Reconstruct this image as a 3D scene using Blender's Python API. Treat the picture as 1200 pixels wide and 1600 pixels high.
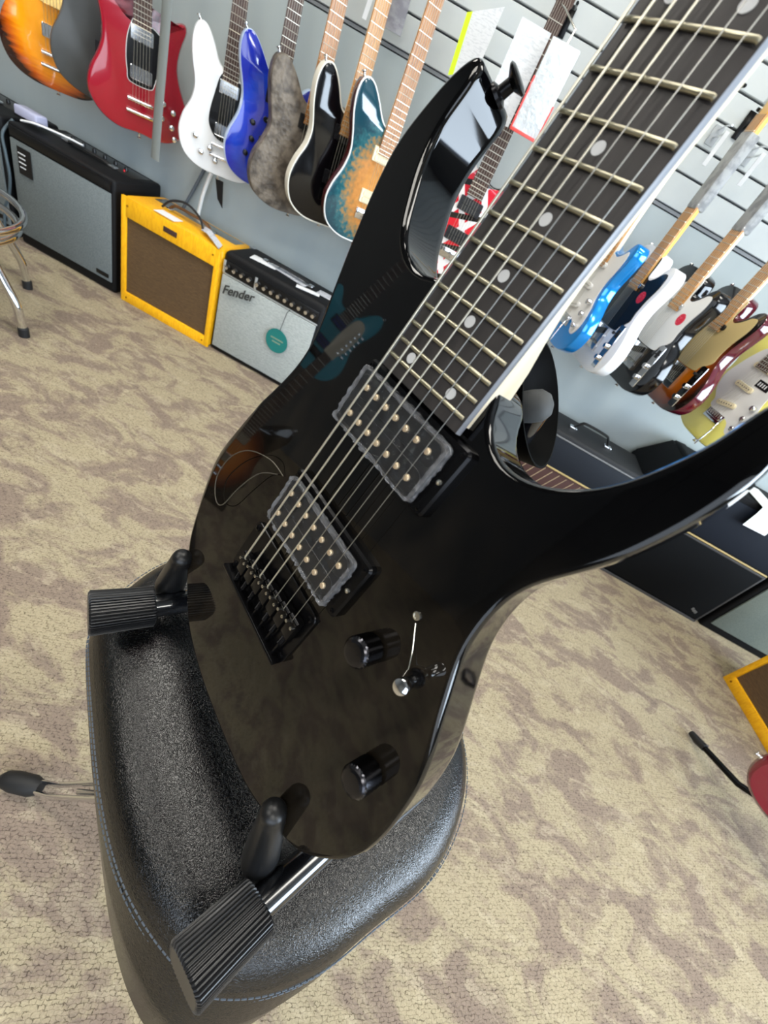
import bpy, bmesh, math, random
from mathutils import Vector, Matrix
random.seed(7)
for _o in list(bpy.data.objects): bpy.data.objects.remove(_o)
SC = bpy.context.scene
COL = SC.collection
R = math.radians

# ------------------------------------------------------------------ camera
H = 1.018                       # camera height above the carpet
CAM_R = Vector((0.871429, 0.292074, 0.394086))
CAM_U = Vector((-0.490193, 0.547913, 0.677866))
CAM_F = Vector((0.017937, 0.783891, -0.620640))
cam_data = bpy.data.cameras.new('camera')
cam_data.sensor_fit = 'AUTO'; cam_data.sensor_width = 36.0
cam_data.lens = 655.0 / 1600.0 * 36.0
cam_data.clip_start = 0.01
cam_data.dof.use_dof = True
cam_data.dof.focus_distance = 0.40
cam_data.dof.aperture_fstop = 9.0
cam = bpy.data.objects.new('camera', cam_data)
COL.objects.link(cam)
cam.matrix_world = Matrix(((CAM_R.x, CAM_U.x, -CAM_F.x, 0), (CAM_R.y, CAM_U.y, -CAM_F.y, 0),
                           (CAM_R.z, CAM_U.z, -CAM_F.z, H), (0, 0, 0, 1)))
SC.camera = cam

# ------------------------------------------------------------------ light
SC.view_settings.view_transform = 'Standard'
SC.view_settings.look = 'None'
SC.view_settings.gamma = 1.0
SC.view_settings.use_curve_mapping = False
SC.view_settings.exposure = -0.08
world = bpy.data.worlds.new('sky'); SC.world = world
world.use_nodes = True
bg = world.node_tree.nodes['Background']
bg.inputs[0].default_value = (0.55, 0.72, 1.0, 1); bg.inputs[1].default_value = 1.2

def area(name, loc, rot, sx, sy, power, color):
    l = bpy.data.lights.new(name, 'AREA'); l.shape = 'RECTANGLE'; l.size = sx; l.size_y = sy
    l.energy = power; l.color = color
    ob = bpy.data.objects.new(name, l); COL.objects.link(ob)
    ob.location = loc; ob.rotation_euler = rot
    return ob
# daylight coming in through the two shop windows (front wall and right wall)
area('daylight_front_window', (1.2, -3.12, 1.55), (R(90), 0, 0), 4.0, 1.9, 80, (0.86, 0.93, 1.0))
area('daylight_side_window', (4.3, -0.6, 1.5), (R(90), 0, R(90)), 3.0, 1.9, 330, (0.74, 0.87, 1.0))

# ------------------------------------------------------------------ helpers
def lin(c):
    return tuple(((v / 255.0) / 12.92 if v / 255.0 <= 0.04045 else ((v / 255.0 + 0.055) / 1.055) ** 2.4) for v in c) + (1.0,)

MATS = {}
def mat(name, rgb=(128, 128, 128), rough=0.5, metal=0.0, coat=0.0, spec=0.5, noise=None, bump=None, trans=0.0, alpha=1.0, emit=None, ior=1.45, sheen=0.0):
    """noise=(scale, rgb2, stretch xyz, contrast lo/hi); bump=(kind, scale, strength, distance)"""
    if name in MATS: return MATS[name]
    m = bpy.data.materials.new(name); m.use_nodes = True
    nt = m.node_tree; b = nt.nodes['Principled BSDF']
    b.inputs['Base Color'].default_value = lin(rgb); b.inputs['Roughness'].default_value = rough
    b.inputs['Metallic'].default_value = metal; b.inputs['Coat Weight'].default_value = coat
    b.inputs['Coat Roughness'].default_value = 0.03
    b.inputs['Specular IOR Level'].default_value = spec; b.inputs['Transmission Weight'].default_value = trans
    b.inputs['Alpha'].default_value = alpha; b.inputs['IOR'].default_value = ior
    if sheen: b.inputs['Sheen Weight'].default_value = sheen
    if emit:
        b.inputs['Emission Color'].default_value = lin(emit[0]); b.inputs['Emission Strength'].default_value = emit[1]
    tc = nt.nodes.new('ShaderNodeTexCoord')
    if noise:
        sc, rgb2, st, lo, hi = noise
        mp = nt.nodes.new('ShaderNodeMapping'); mp.inputs['Scale'].default_value = st
        nt.links.new(tc.outputs['Object'], mp.inputs[0])
        nz = nt.nodes.new('ShaderNodeTexNoise'); nz.inputs['Scale'].default_value = sc; nz.inputs['Detail'].default_value = 5
        nt.links.new(mp.outputs[0], nz.inputs['Vector'])
        cr = nt.nodes.new('ShaderNodeValToRGB')
        cr.color_ramp.elements[0].position = lo; cr.color_ramp.elements[0].color = lin(rgb)
        cr.color_ramp.elements[1].position = hi; cr.color_ramp.elements[1].color = lin(rgb2)
        nt.links.new(nz.outputs['Fac'], cr.inputs[0]); nt.links.new(cr.outputs[0], b.inputs['Base Color'])
    if bump:
        kind, sc, stg, dist = bump[:4]
        if kind == 'noise':
            t = nt.nodes.new('ShaderNodeTexNoise'); t.inputs['Scale'].default_value = sc; t.inputs['Detail'].default_value = 3; out = t.outputs['Fac']
        elif kind == 'voronoi':
            t = nt.nodes.new('ShaderNodeTexVoronoi'); t.inputs['Scale'].default_value = sc; out = t.outputs['Distance']
        elif kind == 'wave':
            t = nt.nodes.new('ShaderNodeTexWave'); t.inputs['Scale'].default_value = sc; out = t.outputs['Fac']
            t.bands_direction = bump[4] if len(bump) > 4 else 'Z'
        nt.links.new(tc.outputs['Object'], t.inputs['Vector'])
        bp = nt.nodes.new('ShaderNodeBump'); bp.inputs['Strength'].default_value = stg; bp.inputs['Distance'].default_value = dist
        nt.links.new(out, bp.inputs['Height']); nt.links.new(bp.outputs[0], b.inputs['Normal'])
    MATS[name] = m
    return m

def burst(name, stops, center=(0, .17), rad=(.155, .19), rough=0.12, grain=None):
    """guitar finish graded from the middle of the body to its rim; stops = [(pos, rgb), ...]"""
    if name in MATS: return MATS[name]
    m = mat(name, (255, 255, 255), rough, coat=1.0)
    nt = m.node_tree; b = nt.nodes['Principled BSDF']
    tc = nt.nodes.new('ShaderNodeTexCoord')
    mp = nt.nodes.new('ShaderNodeMapping'); mp.inputs['Scale'].default_value = (1 / rad[0], 1 / rad[1], 0)
    mp.inputs['Location'].default_value = (-center[0] / rad[0], -center[1] / rad[1], 0)
    nt.links.new(tc.outputs['Object'], mp.inputs[0])
    ln = nt.nodes.new('ShaderNodeVectorMath'); ln.operation = 'LENGTH'
    nt.links.new(mp.outputs[0], ln.inputs[0])
    fac = ln.outputs['Value']
    if grain:
        nz = nt.nodes.new('ShaderNodeTexNoise'); nz.inputs['Scale'].default_value = grain[0]; nz.inputs['Detail'].default_value = 6
        m2 = nt.nodes.new('ShaderNodeMapping'); m2.inputs['Scale'].default_value = grain[2]
        nt.links.new(tc.outputs['Object'], m2.inputs[0]); nt.links.new(m2.outputs[0], nz.inputs['Vector'])
        ma = nt.nodes.new('ShaderNodeMath'); ma.operation = 'MULTIPLY_ADD'; ma.inputs[1].default_value = grain[1]
        nt.links.new(nz.outputs['Fac'], ma.inputs[0])
        sb = nt.nodes.new('ShaderNodeMath'); sb.operation = 'SUBTRACT'; sb.inputs[1].default_value = grain[1] * 0.5
        nt.links.new(fac, sb.inputs[0]); nt.links.new(sb.outputs[0], ma.inputs[2]); fac = ma.outputs[0]
    cr = nt.nodes.new('ShaderNodeValToRGB')
    el = cr.color_ramp.elements
    while len(el) < len(stops): el.new(0.5)
    for e, (p, c) in zip(el, stops): e.position = p; e.color = lin(c)
    nt.links.new(fac, cr.inputs[0]); nt.links.new(cr.outputs[0], b.inputs['Base Color'])
    return m

def link(name, me, material, parent=None, smooth=35):
    o = bpy.data.objects.new(name, me); COL.objects.link(o)
    if material:
        me.materials.append(material)
    if smooth:
        for p in me.polygons: p.use_smooth = True
        me.set_sharp_from_angle(angle=R(smooth))
    if parent: o.parent = parent
    return o

def mesh(name, bm, material, parent=None, smooth=35):
    bmesh.ops.recalc_face_normals(bm, faces=bm.faces[:])
    me = bpy.data.meshes.new(name); bm.to_mesh(me); bm.free()
    return link(name, me, material, parent, smooth)

def tag(o, label=None, cat=None, group=None, kind=None):
    if label: o['label'] = label
    if cat: o['category'] = cat
    if group: o['group'] = group
    if kind: o['kind'] = kind
    return o

def thing(name, label, cat, loc=(0, 0, 0), rotz=0.0, group=None, mw=None):
    o = bpy.data.objects.new(name, None); COL.objects.link(o)
    o.empty_display_size = 0.05
    if mw is not None: o.matrix_world = mw
    else:
        o.location = loc; o.rotation_euler = (0, 0, rotz)
    return tag(o, label, cat, group)

def NB(): return bmesh.new()

def box(bm, c, s, bev=0.0, M=None, seg=2):
    r = bmesh.ops.create_cube(bm, size=1.0)
    vs = r['verts']
    for v in vs:
        v.co = Vector((v.co.x * s[0], v.co.y * s[1], v.co.z * s[2]))
    if bev:
        es = list({e for v in vs for e in v.link_edges})
        g = bmesh.ops.bevel(bm, geom=es, offset=bev, segments=seg, affect='EDGES', profile=0.5)
        vs = list({v for f in g['faces'] for v in f.verts} | {v for v in vs if v.is_valid})
    for v in vs:
        v.co = v.co + Vector(c)
        if M is not None: v.co = M @ v.co
    return bm

def frame_at(d):
    d = d.normalized()
    a = Vector((0, 0, 1)) if abs(d.z) < 0.9 else Vector((1, 0, 0))
    x = d.cross(a).normalized(); y = d.cross(x).normalized()
    return x, y

def tube(bm, pts, r, n=10, cap=True, flat=None, closed=False):
    """sweep a circle (or an ellipse: flat=(rx, ry, up)) along points; r a number or a list"""
    pts = [Vector(p) for p in pts]; k = len(pts); rings = []
    px = None
    for i, p in enumerate(pts):
        if closed: d = pts[(i + 1) % k] - pts[i - 1]
        else: d = (pts[min(i + 1, k - 1)] - pts[max(i - 1, 0)])
        d.normalize()
        if px is None:
            x, y = frame_at(d)
            if flat: y = Vector(flat[2]); x = y.cross(d).normalized(); y = d.cross(x).normalized()
        else:
            x = (px - d * px.dot(d)).normalized(); y = d.cross(x).normalized()
        px = x
        rr = r[i] if isinstance(r, (list, tuple)) else r
        rx, ry = (flat[0], flat[1]) if flat else (rr, rr)
        rings.append([bm.verts.new(p + x * math.cos(2 * math.pi * j / n) * rx + y * math.sin(2 * math.pi * j / n) * ry) for j in range(n)])
    rng = range(k) if closed else range(k - 1)
    for i in rng:
        a, b = rings[i], rings[(i + 1) % k]
        for j in range(n):
            bm.faces.new((a[j], a[(j + 1) % n], b[(j + 1) % n], b[j]))
    if cap and not closed:
        bm.faces.new(rings[0][::-1]); bm.faces.new(rings[-1])
    return bm

def cyl(bm, a, b, r0, r1=None, n=16):
    return tube(bm, [a, b], [r0, r0 if r1 is None else r1], n)

def lathe(bm, prof, c=(0, 0, 0), axis='Z', n=24, M=None):
    rings = []
    for (r, h) in prof:
        ring = []
        for j in range(n):
            a = 2 * math.pi * j / n
            if axis == 'Z': v = Vector((r * math.cos(a), r * math.sin(a), h))
            elif axis == 'Y': v = Vector((r * math.cos(a), h, r * math.sin(a)))
            else: v = Vector((h, r * math.cos(a), r * math.sin(a)))
            v += Vector(c)
            if M is not None: v = M @ v
            ring.append(bm.verts.new(v))
        rings.append(ring)
    for a, b in zip(rings, rings[1:]):
        for j in range(n): bm.faces.new((a[j], a[(j + 1) % n], b[(j + 1) % n], b[j]))
    if prof[0][0] > 1e-6: bm.faces.new(rings[0][::-1])
    if prof[-1][0] > 1e-6: bm.faces.new(rings[-1])
    bmesh.ops.remove_doubles(bm, verts=bm.verts[:], dist=1e-6)
    return bm

def spline(pts, m=8, closed=True):
    out = []; k = len(pts); P = [Vector((p[0], p[1], p[2] if len(p) > 2 else 0)) for p in pts]
    rng = range(k) if closed else range(k - 1)
    for i in rng:
        if closed: a, b, c, d = P[i - 1], P[i], P[(i + 1) % k], P[(i + 2) % k]
        else: a, b, c, d = P[max(i - 1, 0)], P[i], P[i + 1], P[min(i + 2, k - 1)]
        for j in range(m):
            t = j / m
            out.append(0.5 * ((2 * b) + (c - a) * t + (2 * a - 5 * b + 4 * c - d) * t * t + (3 * b - a - 3 * c + d) * t ** 3))
    if not closed: out.append(P[-1].copy())
    return out

def resample(P, n):
    k = len(P); L = [0.0]
    for i in range(k): L.append(L[-1] + (P[(i + 1) % k] - P[i]).length)
    out = []; j = 0
    for i in range(n):
        s = L[-1] * i / n
        while L[j + 1] < s: j += 1
        t = (s - L[j]) / max(L[j + 1] - L[j], 1e-9)
        out.append(P[j].lerp(P[(j + 1) % k], t))
    return out

def relax(P, it):
    for _ in range(it):
        P = [(P[i - 1] + P[i] * 2 + P[(i + 1) % len(P)]) / 4 for i in range(len(P))]
    return P

def area2(P): return sum(P[i - 1].x * P[i].y - P[i].x * P[i - 1].y for i in range(len(P)))

def inset(P, d):
    """offset a closed outline inwards by d (number or list)"""
    s = 1.0 if area2(P) > 0 else -1.0
    out = []; k = len(P)
    for i in range(k):
        t = P[(i + 1) % k] - P[i - 1]; nrm = Vector((-t.y, t.x, 0)).normalized() * s
        dd = d[i] if isinstance(d, list) else d
        out.append(P[i] + nrm * dd)
    return out

def slab(bm, P, layers):
    """stack of rings of one outline: layers = [(inset, z), ...], capped at both ends"""
    rings = []
    for (d, z) in layers:
        Q = inset(P, d) if (isinstance(d, list) or abs(d) > 1e-9) else P
        rings.append([bm.verts.new((q.x, q.y, z[i] if isinstance(z, list) else z)) for i, q in enumerate(Q)])
    k = len(P)
    for a, b in zip(rings, rings[1:]):
        for j in range(k): bm.faces.new((a[j], a[(j + 1) % k], b[(j + 1) % k], b[j]))
    bm.faces.new(rings[0][::-1]); bm.faces.new(rings[-1])
    return bm

def roundrect(w, h, r, seg=5, c=(0, 0)):
    P = []
    for cx, cy, a0 in ((w / 2 - r, h / 2 - r, 0), (-w / 2 + r, h / 2 - r, 90), (-w / 2 + r, -h / 2 + r, 180), (w / 2 - r, -h / 2 + r, 270)):
        for i in range(seg + 1):
            a = R(a0 + 90 * i / seg); P.append(Vector((c[0] + cx + r * math.cos(a), c[1] + cy + r * math.sin(a), 0)))
    return P

def copy_tree(o, parent=None):
    c = o.copy(); COL.objects.link(c)
    if parent: c.parent = parent
    for ch in list(o.children): copy_tree(ch, c)
    return c

def text_mesh(name, s, size, material, parent, M, shear=0.0, extrude=0.001, bold=0.0):
    cu = bpy.data.curves.new(name, 'FONT'); cu.body = s; cu.size = size; cu.extrude = extrude; cu.shear = shear
    cu.offset = bold; cu.align_x = 'CENTER'; cu.align_y = 'CENTER'
    t = bpy.data.objects.new(name + '_tmp', cu); COL.objects.link(t)
    dg = bpy.context.evaluated_depsgraph_get()
    me = bpy.data.meshes.new_from_object(t.evaluated_get(dg))
    bpy.data.objects.remove(t)
    me.transform(M)
    me.materials.clear()
    return link(name, me, material, parent, smooth=0)

# ------------------------------------------------------------------ materials of the room
def carpet_material():
    m = bpy.data.materials.new('carpet'); m.use_nodes = True
    nt = m.node_tree; N = nt.nodes; L = nt.links
    b = N['Principled BSDF']; b.inputs['Roughness'].default_value = 0.95; b.inputs['Specular IOR Level'].default_value = 0.1
    tc = N.new('ShaderNodeTexCoord')
    def noise(scale, st, rot=0.0, detail=4, dist=0.0, rough=0.55):
        mp = N.new('ShaderNodeMapping'); mp.inputs['Scale'].default_value = st; mp.inputs['Rotation'].default_value = (0, 0, rot)
        L.new(tc.outputs['Object'], mp.inputs[0])
        n = N.new('ShaderNodeTexNoise'); n.inputs['Scale'].default_value = scale; n.inputs['Detail'].default_value = detail
        n.inputs['Distortion'].default_value = dist; n.inputs['Roughness'].default_value = rough
        L.new(mp.outputs[0], n.inputs['Vector']); return n.outputs['Fac']
    def ramp(f, lo, hi, c0, c1):
        r = N.new('ShaderNodeValToRGB'); r.color_ramp.elements[0].position = lo; r.color_ramp.elements[1].position = hi
        r.color_ramp.elements[0].color = c0; r.color_ramp.elements[1].color = c1
        L.new(f, r.inputs[0]); return r.outputs[0]
    def mix(f, a, b2, mode='MIX'):
        x = N.new('ShaderNodeMix'); x.data_type = 'RGBA'; x.blend_type = mode
        if isinstance(f, float): x.inputs[0].default_value = f
        else: L.new(f, x.inputs[0])
        for s, v in ((6, a), (7, b2)):
            if isinstance(v, tuple): x.inputs[s].default_value = v
            else: L.new(v, x.inputs[s])
        return x.outputs[2]
    big = noise(7.0, (0.85, 1.45, 1), R(14), 6, 0.7, 0.65)
    c = ramp(big, 0.46, 0.56, lin((166, 154, 128)), lin((137, 122, 109)))
    mid = noise(17, (0.8, 1.7, 1), R(12), 4, 0.6)
    c = mix(ramp(mid, 0.56, 0.63, (0, 0, 0, 1), (0.45, 0.45, 0.45, 1)), c, lin((182, 170, 145)))
    thin = noise(24, (0.6, 2.4, 1), R(14), 3, 1.2)
    c = mix(ramp(thin, 0.60, 0.66, (0, 0, 0, 1), (0.35, 0.35, 0.35, 1)), c, lin((112, 100, 90)))
    # woven loops: rows of pile with short dark gaps between the loops
    nz = N.new('ShaderNodeTexNoise'); nz.inputs['Scale'].default_value = 110; nz.inputs['Detail'].default_value = 3
    L.new(tc.outputs['Object'], nz.inputs['Vector'])
    off = N.new('ShaderNodeVectorMath'); off.operation = 'SCALE'; off.inputs['Scale'].default_value = 0.011
    L.new(nz.outputs['Color'], off.inputs[0])
    add = N.new('ShaderNodeVectorMath'); add.operation = 'ADD'; L.new(tc.outputs['Object'], add.inputs[0]); L.new(off.outputs[0], add.inputs[1])
    mp = N.new('ShaderNodeMapping'); mp.inputs['Scale'].default_value = (100, 100, 1); mp.inputs['Rotation'].default_value = (0, 0, R(-20))
    L.new(add.outputs[0], mp.inputs[0])
    br = N.new('ShaderNodeTexBrick'); br.inputs['Scale'].default_value = 1.0; br.inputs['Brick Width'].default_value = 0.95; br.inputs['Row Height'].default_value = 0.56
    br.inputs['Mortar Size'].default_value = 0.085; br.inputs['Mortar Smooth'].default_value = 0.9
    br.inputs['Color1'].default_value = (1, 1, 1, 1); br.inputs['Color2'].default_value = (0.84, 0.84, 0.84, 1); br.inputs['Mortar'].default_value = (0.22, 0.20, 0.18, 1)
    L.new(mp.outputs[0], br.inputs['Vector'])
    # gaps come and go along the rows
    gm = noise(130, (1, 1, 1), 0, 2)
    fade = ramp(gm, 0.42, 0.60, (0.05, 0.05, 0.05, 1), (0.85, 0.85, 0.85, 1))
    fuzz = ramp(noise(420, (1, 1, 1), 0, 2), 0.3, 0.7, (0.80, 0.80, 0.80, 1), (1.12, 1.12, 1.12, 1))
    c = mix(fade, c, mix(1.0, c, br.outputs['Color'], 'MULTIPLY'))
    c = mix(0.8, c, fuzz, 'MULTIPLY')
    L.new(c, b.inputs['Base Color'])
    bp = N.new('ShaderNodeBump'); bp.inputs['Strength'].default_value = 0.4; bp.inputs['Distance'].default_value = 0.003; bp.invert = True
    L.new(br.outputs['Fac'], bp.inputs['Height']); L.new(bp.outputs[0], b.inputs['Normal'])
    return m

M_CARPET = carpet_material()
M_WALL = mat('wall_paint', (170, 179, 179), 0.55, noise=(3.0, (160, 170, 173), (2.2, 1, 0.5), 0.3, 0.7))
M_SLAT = mat('slatwall_board', (188, 193, 192), 0.5, noise=(4.0, (180, 186, 187), (1.5, 1, 2.0), 0.35, 0.65))
M_GROOVE = mat('slatwall_groove', (70, 72, 76), 0.6)
M_CEIL = mat('ceiling_tile', (128, 128, 126), 0.9, bump=('noise', 60, 0.2, 0.003))
M_ROOM = mat('room_wall_paint', (104, 104, 102), 0.7, noise=(2.0, (94, 95, 94), (1, 1, 1), 0.3, 0.7))
M_LAMP = mat('lamp_diffuser', (255, 255, 255), 0.5, emit=((255, 250, 240), 17.0))
M_WHITE_METAL = mat('white_metal', (225, 225, 222), 0.4)
M_BLACK_PL = mat('black_plastic', (20, 20, 22), 0.35)
M_BLACK_RUB = mat('black_rubber', (24, 25, 27), 0.55)
M_BLACK_MET = mat('black_metal', (14, 14, 16), 0.22, metal=0.6)
M_CHROME = mat('chrome', (225, 226, 228), 0.09, metal=1.0)
M_STEEL = mat('nickel_steel', (200, 198, 190), 0.25, metal=1.0)
M_GLASS = mat('window_glass', (235, 245, 250), 0.03, trans=1.0, alpha=0.25)

# ------------------------------------------------------------------ the room
X0, X1, Y0, Y1, ZC = -3.6, 4.4, -3.2, 2.05, 2.95
def struct(name, bm, m, parent=None, smooth=0):
    o = mesh(name, bm, m, parent, smooth)
    if parent is None: o['kind'] = 'structure'
    return o
bm = NB(); box(bm, ((X0 + X1) / 2, (Y0 + Y1) / 2, -0.05), (X1 - X0 + .2, Y1 - Y0 + .2, 0.1)); struct('floor', bm, M_CARPET)
bm = NB(); box(bm, ((X0 + X1) / 2, (Y0 + Y1) / 2, ZC + 0.05), (X1 - X0 + .2, Y1 - Y0 + .2, 0.1)); struct('ceiling', bm, M_CEIL)
bm = NB(); box(bm, ((X0 + X1) / 2, Y1 + 0.075, ZC / 2), (X1 - X0 + .2, 0.11, ZC)); wall_back = struct('wall_back', bm, M_GROOVE)
bm = NB(); box(bm, (X0 - 0.05, (Y0 + Y1) / 2, ZC / 2), (0.1, Y1 - Y0, ZC)); struct('wall_left', bm, M_ROOM)
# smooth lower panel of the back wall, then slatwall boards with dark grooves between
Z_SLAT = H + 0.205
bm = NB(); box(bm, ((X0 + X1) / 2, Y1 + 0.01, (Z_SLAT - 0.012) / 2), (X1 - X0, 0.022, Z_SLAT - 0.012)); mesh('lower_panel', bm, M_WALL, wall_back, 0)
bm = NB(); box(bm, ((X0 + X1) / 2, Y1 + 0.004, Z_SLAT - 0.0035), (X1 - X0, 0.012, 0.009)); mesh('trim_strip', bm, mat('trim_grey', (120, 124, 128), 0.4), wall_back, 0)
z = Z_SLAT + 0.005
me_slat = None; k = 0
while z < ZC - 0.02:
    hgt = 0.083 if k == 0 else 0.0655
    if k < 2: me_slat = None
    if me_slat is None:
        bm = NB(); box(bm, (0, 0, hgt / 2), (X1 - X0, 0.02, hgt), 0.002, seg=1)
        me_slat = bpy.data.meshes.new('slat_board'); bm.to_mesh(me_slat); bm.free(); me_slat.materials.append(M_SLAT)
    ob = bpy.data.objects.new('slat_board', me_slat); COL.objects.link(ob); ob.parent = wall_back
    ob.location = ((X0 + X1) / 2, Y1 + 0.009, z)
    z += hgt + 0.006; k += 1
# right wall and front wall with shop windows
def wall_with_window(name, horizontal, pos, a0, a1, w0, w1, z0, z1):
    bm = NB()
    def b(u0, u1, q0, q1):
        c, s = (u0 + u1) / 2, u1 - u0
        if horizontal: box(bm, (c, pos, (q0 + q1) / 2), (s, 0.1, q1 - q0))
        else: box(bm, (pos, c, (q0 + q1) / 2), (0.1, s, q1 - q0))
    b(a0, w0, 0, ZC); b(w1, a1, 0, ZC); b(w0, w1, 0, z0); b(w0, w1, z1, ZC)
    return struct(name, bm, M_ROOM)
wall_with_window('wall_front', True, Y0 - 0.05, X0, X1, -0.9, 3.3, 0.55, 2.55)
wall_with_window('wall_right', False, X1 + 0.05, Y0, Y1, -2.2, 1.0, 0.5, 2.5)
for i, (hz, pos, a0, a1, z0, z1) in enumerate(((True, Y0 - 0.05, -0.9, 3.3, 0.55, 2.55), (False, X1 + 0.05, -2.2, 1.0, 0.5, 2.5))):
    bm = NB()
    n = 3
    for j in range(n + 1):
        u = a0 + (a1 - a0) * j / n
        c, s = ((u, pos, (z0 + z1) / 2), (0.05, 0.08, z1 - z0)) if hz else ((pos, u, (z0 + z1) / 2), (0.08, 0.05, z1 - z0))
        box(bm, c, s)
    for zz in (z0, z1):
        c, s = (((a0 + a1) / 2, pos, zz), (a1 - a0, 0.08, 0.05)) if hz else ((pos, (a0 + a1) / 2, zz), (0.08, a1 - a0, 0.05))
        box(bm, c, s)
    wf = struct('window_%d' % (i + 1), bm, M_WHITE_METAL)
    for j in range(n):
        u = a0 + (a1 - a0) * (j + .5) / n; w = (a1 - a0) / n - 0.05
        bm = NB()
        if hz: box(bm, (u, pos, (z0 + z1) / 2), (w, 0.006, z1 - z0 - .05))
        else: box(bm, (pos, u, (z0 + z1) / 2), (0.006, w, z1 - z0 - .05))
        mesh('pane', bm, M_GLASS, wf, 0)
# fluorescent ceiling panels
LAMPS = [(-2.3, 0.9), (-0.4, 0.9), (1.5, 0.6), (-2.0, -0.9), (0.3, -1.6), (2.6, -1.3)]
LNAME = ['above the left amps', 'above the middle of the display wall', 'above the right amps',
         'over the left of the front window', 'in the middle of the shop, nearest the camera', 'over the right of the front window']
for (x, y), nm in zip(LAMPS, LNAME):
    t = thing('ceiling_light', 'white fluorescent ceiling panel ' + nm, 'light', (x, y, ZC), 0, 'ceiling light panels')
    bm = NB()
    for sx, sy, w, d in ((-.6, 0, .03, .63), (.6, 0, .03, .63), (0, -.3, 1.23, .03), (0, .3, 1.23, .03)): box(bm, (sx, sy, -.015), (w, d, .03))
    mesh('frame', bm, M_WHITE_METAL, t, 0)
    bm = NB(); box(bm, (0, 0, -0.008), (1.17, .57, .012)); mesh('diffuser', bm, M_LAMP, t, 0)

# ------------------------------------------------------------------ the black seven-string guitar
GO = Vector((-0.036907, 0.180616, -0.246119 + H))
GX = Vector((0.803827, -0.593517, 0.039993)); GY = Vector((0.148545, 0.265372, 0.952634)); GZ = Vector((-0.576018, -0.759813, 0.301477))
GM = Matrix(((GX.x, GY.x, GZ.x, GO.x), (GX.y, GY.y, GZ.y, GO.y), (GX.z, GY.z, GZ.z, GO.z), (0, 0, 0, 1)))
guitar = thing('electric_guitar', 'glossy black seven-string electric guitar leaning in a stand on the black stool', 'guitar', mw=GM)
FT, BK = -0.012, -0.055          # front and back of the body, measured from the fret tops

def smoky_top():
    m = mat('smoky_black_quilt_gloss', (10, 9, 8), 0.03, spec=0.36)
    nt = m.node_tree; N = nt.nodes; L = nt.links; b = N['Principled BSDF']
    tc = N.new('ShaderNodeTexCoord'); mp = N.new('ShaderNodeMapping'); mp.inputs['Scale'].default_value = (20, 9, 12)
    mp.inputs['Rotation'].default_value = (0, 0, R(25))
    L.new(tc.outputs['Object'], mp.inputs[0])
    nz = N.new('ShaderNodeTexNoise'); nz.inputs['Scale'].default_value = 2.0; nz.inputs['Detail'].default_value = 2; nz.inputs['Distortion'].default_value = 0.4
    L.new(mp.outputs[0], nz.inputs['Vector'])
    cr = N.new('ShaderNodeValToRGB'); cr.color_ramp.elements[0].position = 0.38; cr.color_ramp.elements[1].position = 0.68
    cr.color_ramp.elements[0].color = lin((9, 8, 7)); cr.color_ramp.elements[1].color = lin((27, 23, 18))
    L.new(nz.outputs['Fac'], cr.inputs[0])
    # the stain darkens to solid black on the horns
    sp = N.new('ShaderNodeSeparateXYZ'); L.new(tc.outputs['Object'], sp.inputs[0])
    mr = N.new('ShaderNodeMapRange'); mr.inputs[1].default_value = 0.06; mr.inputs[2].default_value = 0.16; L.new(sp.outputs['Y'], mr.inputs[0])
    mx = N.new('ShaderNodeMix'); mx.data_type = 'RGBA'; L.new(mr.outputs[0], mx.inputs[0]); L.new(cr.outputs[0], mx.inputs[6]); mx.inputs[7].default_value = lin((4, 4, 5))
    L.new(mx.outputs[2], b.inputs['Base Color'])
    return m
M_TOP = smoky_top()
M_GBLACK = mat('gloss_black_lacquer', (3, 3, 4), 0.04, spec=0.5)
M_FB = mat('ebony_fingerboard', (38, 35, 35), 0.55, noise=(30, (48, 44, 43), (6, 1, 1), 0.35, 0.65))
M_FBSHEEN = mat('fingerboard_edge_sheen', (120, 124, 132), 0.35)
M_MAPLE = mat('pale_maple', (233, 222, 198), 0.35, noise=(14, (222, 206, 176), (8, 1, 8), 0.4, 0.7))
M_FRET = mat('fret_wire', (176, 171, 150), 0.3, metal=0.9)
M_DOT = mat('pearl_dot', (196, 196, 196), 0.3)
M_STRING = mat('string_steel', (200, 196, 180), 0.33, metal=0.7)
M_STRINGP = mat('plain_string_steel', (160, 160, 156), 0.3, metal=0.9)
M_HW = mat('black_hardware', (20, 20, 22), 0.25, metal=0.7)
M_POLE = mat('pole_piece', (206, 186, 156), 0.35, metal=0.6)
M_FILM = mat('clear_protective_film', (70, 72, 75), 0.07, alpha=0.20, spec=1.0, bump=('noise', 120, 1.0, 0.008))
M_FILMRIM = mat('crumpled_film_edge', (160, 162, 168), 0.08, alpha=0.3, spec=1.0, bump=('noise', 200, 1.0, 0.004))

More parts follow.
